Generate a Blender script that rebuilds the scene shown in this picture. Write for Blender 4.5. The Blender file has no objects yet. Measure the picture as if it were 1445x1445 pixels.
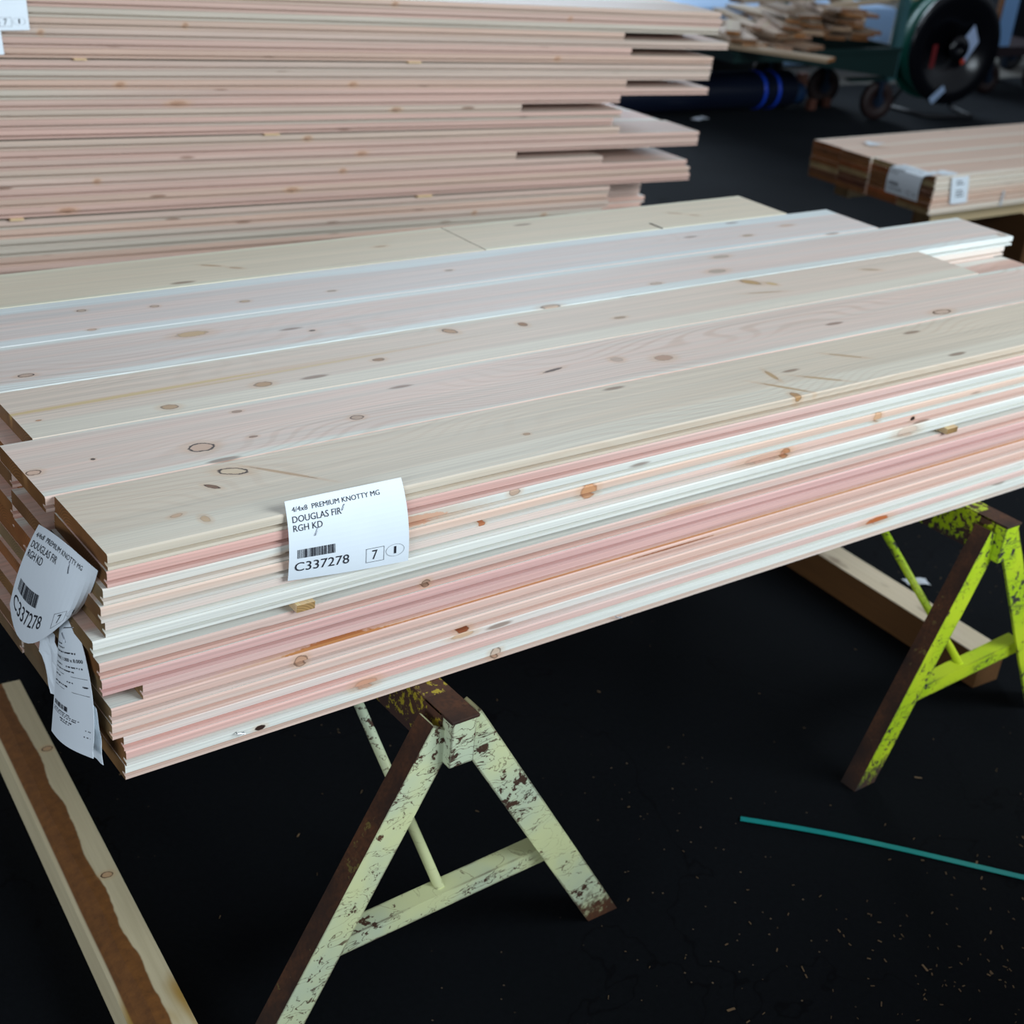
import bpy, bmesh, math, random
from mathutils import Vector, Matrix, noise as mnoise
random.seed(11)
C = bpy.context.scene.collection
Z0 = 0.935                      # height of the near stack's top surface above the floor
T, W = 0.0243, 0.184            # board thickness and width

# ------------------------------------------------------------------ camera, light, exposure
cam_d = bpy.data.cameras.new('camera'); cam = bpy.data.objects.new('camera', cam_d); C.objects.link(cam)
R = ((0.80056643, -0.59197326, 0.09306477), (-0.20371493, -0.41490712, -0.88676508), (0.56355446, 0.69095567, -0.4527545))
M = Matrix(((R[0][0], -R[1][0], -R[2][0]), (R[0][1], -R[1][1], -R[2][1]), (R[0][2], -R[1][2], -R[2][2])))
cam.matrix_world = Matrix.Translation((-0.5691249, -1.48856199, 0.88766231 + Z0)) @ M.to_4x4()
cam_d.sensor_width = 36; cam_d.lens = 36 * 1964.68 / 1445; cam_d.clip_start = 0.05
cam_d.dof.use_dof = True; cam_d.dof.focus_distance = 1.98; cam_d.dof.aperture_fstop = 5.2
bpy.context.scene.camera = cam

world = bpy.data.worlds.new('world'); bpy.context.scene.world = world; world.use_nodes = True
wn = world.node_tree
bg = wn.nodes['Background']; bg.inputs[1].default_value = 1.0
tc = wn.nodes.new('ShaderNodeTexCoord'); sx = wn.nodes.new('ShaderNodeSeparateXYZ'); rp = wn.nodes.new('ShaderNodeValToRGB')
wn.links.new(tc.outputs['Generated'], sx.inputs[0]); wn.links.new(sx.outputs['Z'], rp.inputs[0]); wn.links.new(rp.outputs[0], bg.inputs[0])
# open sky on the +X side, the dark building on the -X side and below
rp.color_ramp.elements[0].position = 0.0; rp.color_ramp.elements[0].color = (0.74, 0.85, 1.0, 1)
rp.color_ramp.elements[1].position = 1.0; rp.color_ramp.elements[1].color = (0.76, 0.82, 0.92, 1)
def wmath(op, a, b, c=None):
    n = wn.nodes.new('ShaderNodeMath'); n.operation = op
    for i, v in enumerate((a, b, c)):
        if isinstance(v, bpy.types.NodeSocket): wn.links.new(v, n.inputs[i])
        elif v is not None: n.inputs[i].default_value = v
    return n.outputs[0]
def wss(v, a, b, lo, hi):
    n = wn.nodes.new('ShaderNodeMapRange'); n.interpolation_type = 'SMOOTHSTEP'; wn.links.new(v, n.inputs[0])
    for i, q in enumerate((a, b, lo, hi)): n.inputs[i + 1].default_value = q
    return n.outputs[0]
wn.links.new(wmath('MULTIPLY', wss(sx.outputs['Z'], 0.0, 0.25, 0.03, 0.26), wss(sx.outputs['X'], -0.8, 0.9, 1.0, 1.0)), bg.inputs[1])

def area(name, loc, target, size, size_y, power, col):
    d = bpy.data.lights.new(name, 'AREA'); d.shape = 'RECTANGLE'; d.size = size; d.size_y = size_y; d.energy = power; d.color = col
    o = bpy.data.objects.new(name, d); C.objects.link(o); o.location = loc
    o.rotation_euler = (Vector(target) - Vector(loc)).to_track_quat('-Z', 'Y').to_euler(); return o
area('daylight_yard_opening', (5.0, -4.9, 3.9), (1.3, 0.5, 1.0), 5.0, 3.0, 335, (0.79, 0.91, 1.0)).data.spread = math.radians(120)
area('daylight_left_opening', (-7.0, -4.2, 2.6), (0.0, 0.3, 0.75), 5.0, 2.6, 140, (0.80, 0.90, 1.0)).data.spread = math.radians(110)
area('daylight_far_opening', (9.0, 13.5, 4.2), (4.5, 3.0, 0.4), 7.0, 3.0, 800, (0.72, 0.86, 1.0))
vs = bpy.context.scene.view_settings
vs.view_transform = 'Standard'; vs.look = 'None'; vs.gamma = 1; vs.exposure = 0.0; vs.use_curve_mapping = False

# ------------------------------------------------------------------ helpers
def P(x, y, z): return Vector((x, y, z + Z0))          # z measured from the near stack's top surface
def tag(o, label=None, cat=None, group=None, kind=None):
    if label: o['label'] = label
    if cat: o['category'] = cat
    if group: o['group'] = group
    if kind: o['kind'] = kind
    return o
def obj(name, bm, m=None, parent=None, smooth=False):
    me = bpy.data.meshes.new(name); bm.normal_update(); bm.to_mesh(me); bm.free()
    o = bpy.data.objects.new(name, me); C.objects.link(o)
    if m: me.materials.append(m)
    if parent: o.parent = parent
    if smooth:
        for p in me.polygons: p.use_smooth = True
    return o
def empty(name, loc=(0, 0, 0), rz=0):
    o = bpy.data.objects.new(name, None); C.objects.link(o); o.location = loc; o.rotation_euler = (0, 0, rz); o.empty_display_size = 0.05; return o
def prism(bm, pts2, a, b, frame=None):
    """extrude a closed 2D section (list of (u,v)) between a and b; frame=(origin,U,V,A)."""
    O, U, Vv, A = frame
    r0 = [bm.verts.new(O + U * u + Vv * v + A * a) for u, v in pts2]; r1 = [bm.verts.new(O + U * u + Vv * v + A * b) for u, v in pts2]
    n = len(pts2); fs = []
    for i in range(n): fs.append(bm.faces.new((r0[i], r0[(i + 1) % n], r1[(i + 1) % n], r1[i])))
    fs.append(bm.faces.new(r0[::-1])); fs.append(bm.faces.new(r1))
    bmesh.ops.recalc_face_normals(bm, faces=fs)
def box(bm, x0, x1, y0, y1, z0, z1, bev=0.0):
    prism(bm, [(x0, y0), (x1, y0), (x1, y1), (x0, y1)], z0, z1, (Vector((0, 0, 0)), Vector((1, 0, 0)), Vector((0, 1, 0)), Vector((0, 0, 1))))
    if bev: bmesh.ops.bevel(bm, geom=bm.edges[:], offset=bev, segments=2, affect='EDGES', profile=0.5)
def bar(bm, p, q, w, h, up=(0, 0, 1), bev=0.0):
    p, q = Vector(p), Vector(q); A = (q - p).normalized(); U = A.cross(Vector(up)).normalized(); V_ = U.cross(A)
    n0 = len(bm.edges)
    prism(bm, [(-w / 2, -h / 2), (w / 2, -h / 2), (w / 2, h / 2), (-w / 2, h / 2)], 0, (q - p).length, (p, U, V_, A))
    if bev:
        bm.edges.ensure_lookup_table(); bmesh.ops.bevel(bm, geom=bm.edges[n0:], offset=bev, segments=1, affect='EDGES')
def tube(bm, pts, r, seg=10, cap=True):
    pts = [Vector(p) for p in pts]; rings = []
    prevU = None
    for i, p in enumerate(pts):
        d = (pts[min(i + 1, len(pts) - 1)] - pts[max(i - 1, 0)]).normalized()
        U = prevU - d * prevU.dot(d) if prevU else (d.cross(Vector((0, 0, 1))) if abs(d.z) < .9 else d.cross(Vector((1, 0, 0))))
        U.normalize(); prevU = U; V_ = d.cross(U)
        rings.append([bm.verts.new(p + (U * math.cos(2 * math.pi * k / seg) + V_ * math.sin(2 * math.pi * k / seg)) * r) for k in range(seg)])
    fs = []
    for a, b in zip(rings, rings[1:]):
        for k in range(seg): fs.append(bm.faces.new((a[k], a[(k + 1) % seg], b[(k + 1) % seg], b[k])))
    if cap: fs.append(bm.faces.new(rings[0][::-1])); fs.append(bm.faces.new(rings[-1]))
    bmesh.ops.recalc_face_normals(bm, faces=fs)
def lathe(bm, prof, O, A, seg=40):
    """prof: list of (radius, along) closed loop around axis A through O"""
    O, A = Vector(O), Vector(A).normalized(); U = A.orthogonal().normalized(); V_ = A.cross(U); rings = []
    for k in range(seg):
        c, s = math.cos(2 * math.pi * k / seg), math.sin(2 * math.pi * k / seg)
        rings.append([bm.verts.new(O + (U * c + V_ * s) * r + A * a) for r, a in prof])
    n = len(prof); fs = []
    for k in range(seg):
        a, b = rings[k], rings[(k + 1) % seg]
        for i in range(n): fs.append(bm.faces.new((a[i], a[(i + 1) % n], b[(i + 1) % n], b[i])))
    bmesh.ops.recalc_face_normals(bm, faces=fs)

# ------------------------------------------------------------------ node helpers
class NT:
    def __init__(s, nt): s.nt = nt
    def n(s, t, **kw):
        nd = s.nt.nodes.new(t)
        for k, v in kw.items(): setattr(nd, k, v)
        return nd
    def put(s, sock, v):
        if isinstance(v, bpy.types.NodeSocket): s.nt.links.new(v, sock)
        elif v is not None: sock.default_value = v
    def math(s, op, a, b=None, c=None, clamp=False):
        nd = s.n('ShaderNodeMath', operation=op, use_clamp=clamp); s.put(nd.inputs[0], a); s.put(nd.inputs[1], b); s.put(nd.inputs[2], c); return nd.outputs[0]
    def vm(s, op, a, b=None, out=0, scale=None):
        nd = s.n('ShaderNodeVectorMath', operation=op); s.put(nd.inputs[0], a)
        if b is not None: s.put(nd.inputs[1], b)
        if scale is not None: s.put(nd.inputs[3], scale)
        return nd.outputs[out]
    def mix(s, f, a, b, blend='MIX'):
        nd = s.n('ShaderNodeMix', data_type='RGBA', blend_type=blend); s.put(nd.inputs[0], f); s.put(nd.inputs[6], a); s.put(nd.inputs[7], b); return nd.outputs[2]
    def fmix(s, f, a, b):
        nd = s.n('ShaderNodeMix', data_type='FLOAT'); s.put(nd.inputs[0], f); s.put(nd.inputs[2], a); s.put(nd.inputs[3], b); return nd.outputs[0]
    def ss(s, v, a, b, lo=0.0, hi=1.0):
        nd = s.n('ShaderNodeMapRange', interpolation_type='SMOOTHSTEP'); s.put(nd.inputs[0], v); s.put(nd.inputs[1], a); s.put(nd.inputs[2], b); s.put(nd.inputs[3], lo); s.put(nd.inputs[4], hi); return nd.outputs[0]
    def noise(s, vec, scale=1.0, detail=2.0, rough=0.5, dist=0.0):
        nd = s.n('ShaderNodeTexNoise'); s.put(nd.inputs['Vector'], vec); nd.inputs['Scale'].default_value = scale; nd.inputs['Detail'].default_value = detail
        nd.inputs['Roughness'].default_value = rough; nd.inputs['Distortion'].default_value = dist; return nd.outputs[0]
def group_tree(name, ins, outs):
    g = bpy.data.node_groups.new(name, 'ShaderNodeTree')
    for n, t, d in ins:
        s = g.interface.new_socket(n, in_out='INPUT', socket_type=t)
        if d is not None: s.default_value = d
    for n, t in outs: g.interface.new_socket(n, in_out='OUTPUT', socket_type=t)
    return g, NT(g), g.nodes.new('NodeGroupInput'), g.nodes.new('NodeGroupOutput')
def rgb(h, a=1):      # sRGB hex -> linear
    v = [int(h[i:i + 2], 16) / 255 for i in (0, 2, 4)]
    return tuple((c / 12.92 if c <= .04045 else ((c + .055) / 1.055) ** 2.4) for c in v) + (a,)

# fir wood: heartwood pink / sapwood white, fine grain along X, darker end grain
F, Co, Ve = 'NodeSocketFloat', 'NodeSocketColor', 'NodeSocketVector'
WOOD, t, gi, go = group_tree('fir_wood', [('Pink', Co, rgb('dba28c')), ('Sap', Co, rgb('dfddd3')), ('End', Co, rgb('7c6a48')), ('Seed', F, 0.0),
    ('UL', F, 1.0), ('UR', F, 1.0), ('LL', F, 1.0), ('LR', F, 1.0), ('Top', F, 0.7), ('SF', F, 0.02), ('SB', F, 0.02), ('Rings', F, 0.5)],
    [('Color', Co), ('P', Ve), ('Height', F)])
tcn = t.n('ShaderNodeTexCoord'); oi = t.n('ShaderNodeObjectInfo'); p0 = tcn.outputs['Object']
sp = t.n('ShaderNodeSeparateXYZ'); t.put(sp.inputs[0], p0); X, Y, Z = sp.outputs
nrm = t.n('ShaderNodeSeparateXYZ'); t.put(nrm.inputs[0], tcn.outputs['Normal'])
seed = t.math('ADD', t.math('MULTIPLY', oi.outputs['Random'], 37.0), t.math('MULTIPLY', gi.outputs['Seed'], 5.37))
cs = t.n('ShaderNodeCombineXYZ'); t.put(cs.inputs[0], seed); t.put(cs.inputs[1], seed); t.put(cs.inputs[2], seed)
ps = t.vm('ADD', p0, cs.outputs[0])
def stretched(ax, ay, az, **k): return t.noise(t.vm('MULTIPLY', ps, (ax, ay, az)), **k)
fine = stretched(2.5, 330, 330, detail=3); mid = stretched(0.9, 45, 60, detail=3, dist=.3); low = stretched(0.8, 5, 8, detail=2)
isend = t.math('GREATER_THAN', t.math('ABSOLUTE', nrm.outputs[0]), 0.7); isfront = t.math('MAXIMUM', t.math('GREATER_THAN', t.math('ABSOLUTE', nrm.outputs[1]), 0.35), t.math('MULTIPLY', t.math('LESS_THAN', Y, 0.0085), t.math('LESS_THAN', Z, T * .93)))
xr = t.ss(t.math('ADD', X, t.math('MULTIPLY', t.math('SUBTRACT', low, .5), 1.2)), 0.2, 1.5)
up = t.ss(Z, T * .42, T * .5)
side = t.fmix(up, t.fmix(xr, gi.outputs['LL'], gi.outputs['LR']), t.fmix(xr, gi.outputs['UL'], gi.outputs['UR']))
wob = t.math('MULTIPLY', t.math('SUBTRACT', stretched(1.0, 3, 3, detail=2), .5), 0.05)
yw = t.math('ADD', Y, wob)
band = t.math('MULTIPLY', t.ss(yw, gi.outputs['SF'], t.math('ADD', gi.outputs['SF'], 0.014)), t.ss(t.math('SUBTRACT', W, yw), gi.outputs['SB'], t.math('ADD', gi.outputs['SB'], 0.014)))
topf = t.math('MULTIPLY', band, gi.outputs['Top'])
pk = t.fmix(isfront, topf, side)
pk = t.math('ADD', pk, t.math('MULTIPLY', t.math('SUBTRACT', mid, .5), 0.7), clamp=True)
col = t.mix(pk, gi.outputs['Sap'], gi.outputs['Pink'])
# growth rings: cathedral figure on the face
ringc = t.math('SINE', t.math('MULTIPLY', t.math('ADD', t.math('ADD', Y, Z), t.math('MULTIPLY', stretched(1.5, 4.5, 4.5, detail=1), 0.35)), 520.0))
ringf = t.math('MULTIPLY', t.ss(ringc, 0.0, 1.0), t.math('MULTIPLY', gi.outputs['Rings'], t.ss(low, .35, .65)))
col = t.mix(t.math('MULTIPLY', ringf, 0.28), col, (0.42, 0.21, 0.1, 1))
shade = t.math('ADD', t.math('MULTIPLY', t.math('SUBTRACT', fine, .5), 0.50), t.math('ADD', t.math('MULTIPLY', t.math('SUBTRACT', mid, .5), 0.34), 1.0))
col = t.vm('SCALE', col, scale=shade)
# small scattered pin knots and specks
vo = t.n('ShaderNodeTexVoronoi', feature='F1'); t.put(vo.inputs['Vector'], t.vm('MULTIPLY', t.vm('ADD', ps, (mid_v := t.vm('SCALE', (1., 1., 1.), scale=t.math('MULTIPLY', fine, .004)))), (5.0, 22.0, 30.0))); vo.inputs['Scale'].default_value = 1.0
sepc = t.n('ShaderNodeSeparateColor'); t.put(sepc.inputs[0], vo.outputs['Color'])
pick = t.math('GREATER_THAN', sepc.outputs[0], 0.84)
pin = t.math('MULTIPLY', pick, t.ss(vo.outputs['Distance'], 0.17, 0.09))
col = t.mix(t.math('MULTIPLY', pin, 0.65), col, rgb('6a4326'))
# end grain
yo = t.math('SUBTRACT', Y, t.math('MULTIPLY', t.math('FRACT', t.math('MULTIPLY', seed, 3.17)), 0.18)); zo = t.math('ADD', Z, 0.03)
rad = t.math('SQRT', t.math('ADD', t.math('MULTIPLY', yo, yo), t.math('MULTIPLY', zo, zo)))
er = t.math('ADD', t.math('MULTIPLY', t.math('SINE', t.math('MULTIPLY', t.math('ADD', rad, t.math('MULTIPLY', t.noise(ps, scale=40), .004)), 1500)), 0.22), 1.0)
ecol = t.mix(t.math('FRACT', t.math('MULTIPLY', seed, 7.7)), gi.outputs['End'], rgb('82552f')); ecol = t.vm('SCALE', ecol, scale=t.math('MULTIPLY', er, t.math('ADD', .30, t.noise(ps, scale=18, detail=3))))
col = t.mix(isend, col, ecol)
t.put(go.inputs['Color'], col); t.put(go.inputs['P'], p0); t.put(go.inputs['Height'], fine)

# one knot: ring of bark, darker heart, orange halo; ellipsoid in board coordinates
KNOT, t, gi, go = group_tree('knot', [('Color', Co, None), ('P', Ve, None), ('Center', Ve, None), ('Radius', Ve, (0.01, 0.006, 0.05)), ('Angle', F, 0.0),
    ('Ring', Co, rgb('4a2c18')), ('Fill', Co, rgb('c08a62')), ('RingAmt', F, 1.0), ('FillAmt', F, 0.5)], [('Color', Co)])
d = t.vm('SUBTRACT', gi.outputs['P'], gi.outputs['Center'])
vr = t.n('ShaderNodeVectorRotate', rotation_type='Z_AXIS'); t.put(vr.inputs['Vector'], d); t.put(vr.inputs['Angle'], gi.outputs['Angle'])
q = t.vm('DIVIDE', vr.outputs[0], gi.outputs['Radius']); r_ = t.vm('LENGTH', q, out=1)
r_ = t.math('ADD', r_, t.math('MULTIPLY', t.math('SUBTRACT', t.noise(gi.outputs['P'], scale=130, detail=2), .5), .5))
halo = t.ss(r_, 2.4, 1.0); fill = t.ss(r_, 1.05, 0.9); ring = t.math('SUBTRACT', 1.0, t.ss(t.math('ABSOLUTE', t.math('SUBTRACT', r_, 1.0)), 0.02, 0.2))
c = t.mix(t.math('MULTIPLY', halo, .30), gi.outputs['Color'], rgb('c9965f'))
c = t.mix(t.math('MULTIPLY', fill, gi.outputs['FillAmt']), c, gi.outputs['Fill'])
c = t.mix(t.math('MULTIPLY', ring, gi.outputs['RingAmt']), c, gi.outputs['Ring'])
t.put(go.inputs['Color'], c)

def new_mat(name, rough=.6, spec=.5):
    m = bpy.data.materials.new(name); m.use_nodes = True; b = m.node_tree.nodes['Principled BSDF']
    b.inputs['Roughness'].default_value = rough; b.inputs['Specular IOR Level'].default_value = spec
    return m, NT(m.node_tree), b
def wood(name, knots=(), rough=.55, **kw):
    m, t, b = new_mat(name, rough, .32)
    g = t.n('ShaderNodeGroup', node_tree=WOOD)
    kw.setdefault('Pink', rgb('dba28c')); pp = kw['Pink']; sf_ = .24 if 'top' not in name else .30
    kw['Pink'] = tuple(pp[i] * (1 - sf_) + (0.72, 0.63, 0.55)[i] * sf_ for i in range(3)) + (1,)
    for k, v in kw.items(): g.inputs[k].default_value = v
    c = g.outputs['Color']
    for kn in knots:
        kx, ky, kz, rx, ry, rz, ang, ra, fa = kn[:9]
        k = t.n('ShaderNodeGroup', node_tree=KNOT); t.put(k.inputs['Color'], c); t.put(k.inputs['P'], g.outputs['P'])
        k.inputs['Center'].default_value = (kx, ky, kz); k.inputs['Radius'].default_value = (rx, ry, rz); k.inputs['Angle'].default_value = -ang
        k.inputs['RingAmt'].default_value = ra; k.inputs['FillAmt'].default_value = fa
        if len(kn) > 9: k.inputs['Fill'].default_value = kn[9]
        if len(kn) > 10: k.inputs['Ring'].default_value = kn[10]
        c = k.outputs[0]
    t.put(b.inputs['Base Color'], c)
    bu = t.n('ShaderNodeBump'); bu.inputs['Strength'].default_value = .12; bu.inputs['Distance'].default_value = .001
    t.put(bu.inputs['Height'], g.outputs['Height']); t.put(b.inputs['Normal'], bu.outputs[0])
    return m
def plain(name, col, rough=.6, metal=0, var=.15, scale=30, spec=.5):
    m, t, b = new_mat(name, rough, spec); b.inputs['Metallic'].default_value = metal
    n = t.noise(t.n('ShaderNodeTexCoord').outputs['Object'], scale=scale, detail=4)
    t.put(b.inputs['Base Color'], t.vm('SCALE', col[:3], scale=t.math('ADD', 1 - var / 2, t.math('MULTIPLY', n, var)))); return m
def paint(name, col, col2, rust=rgb('3a2418'), amount=.5, rough=.45, scratch=.5):
    m, t, b = new_mat(name, rough, .4); p = t.n('ShaderNodeTexCoord').outputs['Object']
    n1 = t.noise(p, scale=38, detail=6, rough=.7); n2 = t.noise(p, scale=7, detail=3); n3 = t.noise(p, scale=140, detail=3)
    geo = t.n('ShaderNodeNewGeometry'); bv = t.n('ShaderNodeBevel', samples=4); bv.inputs[0].default_value = .006
    edge = t.ss(t.vm('DOT_PRODUCT', bv.outputs[0], geo.outputs['Normal'], out=1), .985, .90)
    edge = t.math('MULTIPLY', edge, t.ss(n2, .35, .55))
    blot = t.ss(t.math('ADD', n1, t.math('MULTIPLY', n2, .35)), .80 - amount * .13, .83 - amount * .13)
    r1 = t.math('ABSOLUTE', t.math('SUBTRACT', t.noise(t.vm('MULTIPLY', p, (9, 9, 22)), scale=2.0, detail=4, dist=.8), .5))
    scr = t.math('MULTIPLY', t.ss(r1, .013, .004), t.ss(n2, .52 - scratch * .1, .58))
    sz = t.n('ShaderNodeSeparateXYZ'); t.put(sz.inputs[0], p)
    foot = t.ss(t.math('ADD', sz.outputs[2], t.math('MULTIPLY', t.math('SUBTRACT', n1, .5), .25)), .075, .02)      # bare rusty feet
    f = t.math('MAXIMUM', t.math('MAXIMUM', t.math('MAXIMUM', blot, scr), edge), foot, clamp=True)
    pc = t.mix(t.ss(n2, .35, .65), col, col2); rc = t.mix(n3, rust, rgb('6b3f20')); rc = t.mix(t.ss(n2, .3, .7), rc, rust)
    t.put(b.inputs['Base Color'], t.mix(f, pc, rc)); t.put(b.inputs['Roughness'], t.fmix(f, rough, .75))
    bu = t.n('ShaderNodeBump', invert=True); bu.inputs['Strength'].default_value = .35; bu.inputs['Distance'].default_value = .001; t.put(bu.inputs['Height'], f); t.put(b.inputs['Normal'], bu.outputs[0])
    return m

# ------------------------------------------------------------------ floor
m, t, b = new_mat('asphalt', .9, .05)
p = t.n('ShaderNodeTexCoord').outputs['Object']; s = t.n('ShaderNodeSeparateXYZ'); t.put(s.inputs[0], p)
n1 = t.noise(p, scale=90, detail=5, rough=.7); n2 = t.noise(p, scale=1.3, detail=4); cr = t.math('ABSOLUTE', t.math('SUBTRACT', t.noise(p, scale=1.1, detail=5, dist=.6), .5))
dark = t.mix(n1, (0.0028, 0.0033, 0.004, 1), (0.008, 0.0095, 0.0115, 1)); dark = t.vm('SCALE', dark, scale=t.math('MULTIPLY', t.math('ADD', .6, t.math('MULTIPLY', n2, .8)), t.ss(t.math('ADD', s.outputs[1], t.math('MULTIPLY', n2, 1.5)), 1.2, 3.6, .8, 2.6)))  # front darkened, back lightened in colour, standing in for shade across the floor
dark = t.mix(t.math('MULTIPLY', t.ss(cr, .003, .0005), .6), dark, (0.0015, 0.0015, 0.002, 1))
vo = t.n('ShaderNodeTexVoronoi'); t.put(vo.inputs['Vector'], p); vo.inputs['Scale'].default_value = 38
dark = t.mix(t.math('MULTIPLY', t.math('LESS_THAN', vo.outputs['Distance'], .07), t.ss(n2, .5, .6)), dark, rgb('6b5a48'))
pale_far = t.vm('SCALE', t.mix(n1, (0.16, 0.155, 0.14, 1), (0.24, 0.23, 0.21, 1)), scale=t.math('ADD', .7, t.math('MULTIPLY', n2, .5)))  # paler floor colour, used beyond the far edge
edge = t.ss(t.math('ADD', s.outputs[1], t.math('MULTIPLY', n2, .25)), 6.35, 6.45)
t.put(b.inputs['Base Color'], t.mix(edge, dark, pale_far))
bu = t.n('ShaderNodeBump'); bu.inputs['Strength'].default_value = .5; bu.inputs['Distance'].default_value = .003; t.put(bu.inputs['Height'], n1); t.put(b.inputs['Normal'], bu.outputs[0])
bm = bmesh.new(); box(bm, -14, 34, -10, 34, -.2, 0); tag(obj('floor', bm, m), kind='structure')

# added unseen bundle, right of the view, shading the near stack's floor and legs
bm = bmesh.new(); box(bm, 1.40, 3.2, -2.5, -1.45, .10, 1.12, .02); bmesh.ops.subdivide_edges(bm, edges=bm.edges[:], cuts=2, use_grid_fill=True)
for v in bm.verts: v.co += mnoise.noise_vector(v.co * 4) * .008
tag(obj('wrapped_bundle', bm, plain('shading_wrap', rgb('2c2f34'), .4), smooth=True), 'added dark wrapped bundle out of view on the right, shading the floor', 'bundle')
for k, x in enumerate((1.7, 2.9)):
    bm = bmesh.new(); box(bm, x, x + .09, -2.45, -1.49, .0005, .088, .002)
    tag(obj('timber_bunk', bm, plain('bunk_brown_%d' % k, rgb('7a6248'), .7)), 'added short timber under the %s end of the unseen shading bundle' % ['left', 'right'][k], 'timber')

# ------------------------------------------------------------------ boards
def board_bm(L, th=T, wd=W, wavy=0.0008, seed=0.0):
    bm = bmesh.new(); c = .0022; g0, g1, gd = .26 * th, .42 * th, .0105
    sec = [(c, th), (0, th - c), (.0, g1 + .0012), (gd, g1 - .0005), (gd, g0 + .0005), (.0, g0 - .0006), (0, c * .5), (c * .5, 0),
           (wd - c, 0), (wd - .0006, c), (wd - .0006, g0 + .001), (wd + .0045, g0 + .0015), (wd + .0045, g1 - .0015), (wd - .0006, g1 - .001), (wd - .0006, th - c), (wd - c, th)]
    n = max(2, int(L / .3)); rings = []
    for i in range(n + 1):
        x = L * i / n; dy = wavy * mnoise.noise(Vector((x * .9, seed * 7.1, 0))); dz = 0.0
        rings.append([bm.verts.new((x, y + dy, z + dz)) for y, z in sec])
    m_ = len(sec); fs = []
    for a, b_ in zip(rings, rings[1:]):
        for k in range(m_): fs.append(bm.faces.new((a[k], a[(k + 1) % m_], b_[(k + 1) % m_], b_[k])))
    fs.append(bm.faces.new(rings[0][::-1])); fs.append(bm.faces.new(rings[-1]))
    bmesh.ops.recalc_face_normals(bm, faces=fs); return bm
def board(x0, x1, y, z, mat, label, group, th=T, wd=W, tilt=0.0, rz=0.0, cat='board', name='lumber_board', origin=None):
    sd = random.random() * 50
    o = obj(name, board_bm(x1 - x0, th - .0004, wd - .0006, seed=sd), mat)
    if origin:     # tilted pile: position along the tilted axes through origin
        D = Vector((math.cos(tilt), 0, -math.sin(tilt))); N = Vector((math.sin(tilt), 0, math.cos(tilt)))
        o.location = origin + D * x0 + N * z + Vector((0, y, 0)); o.rotation_euler = (0, tilt, 0)
    else:
        o.location = P(x0, y, z); o.rotation_euler = (0, 0, rz)
    tag(o, label, cat, group); return o
ORD = ['top', 'second', 'third', 'fourth', 'fifth', 'sixth', 'seventh', 'eighth', 'ninth', 'tenth', 'eleventh', 'twelfth', 'thirteenth', 'fourteenth', 'fifteenth', 'sixteenth',
       'seventeenth', 'eighteenth', 'nineteenth', 'twentieth', 'twenty-first', 'twenty-second', 'twenty-third', 'twenty-fourth', 'twenty-fifth', 'twenty-sixth', 'twenty-seventh',
       'twenty-eighth', 'twenty-ninth', 'thirtieth', 'thirty-first', 'lowest']
PINK, SAP, CREAM = rgb('d9a08c'), rgb('dedccf'), rgb('ddc79a')
DK, BR = rgb('33201a'), rgb('a86a42')
h = T * .9
def tk(x, y, rx, ry, ang=0.0, ra=.8, fa=.4, fill=None, ringc=None):      # knot in the top face
    k = (x, y, T, rx, ry, .012, ang, ra, fa)
    if fill: k += (fill,) + ((ringc,) if ringc else ())
    return k
def sk(x, zrel, rx, rz, ra=.5, fa=.8, fill=None, ringc=None):             # knot in the front edge
    k = (x, 0.0, zrel, rx, .02, rz, 0.0, ra, fa)
    if fill: k += (fill,) + ((ringc,) if ringc else ())
    return k
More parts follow.
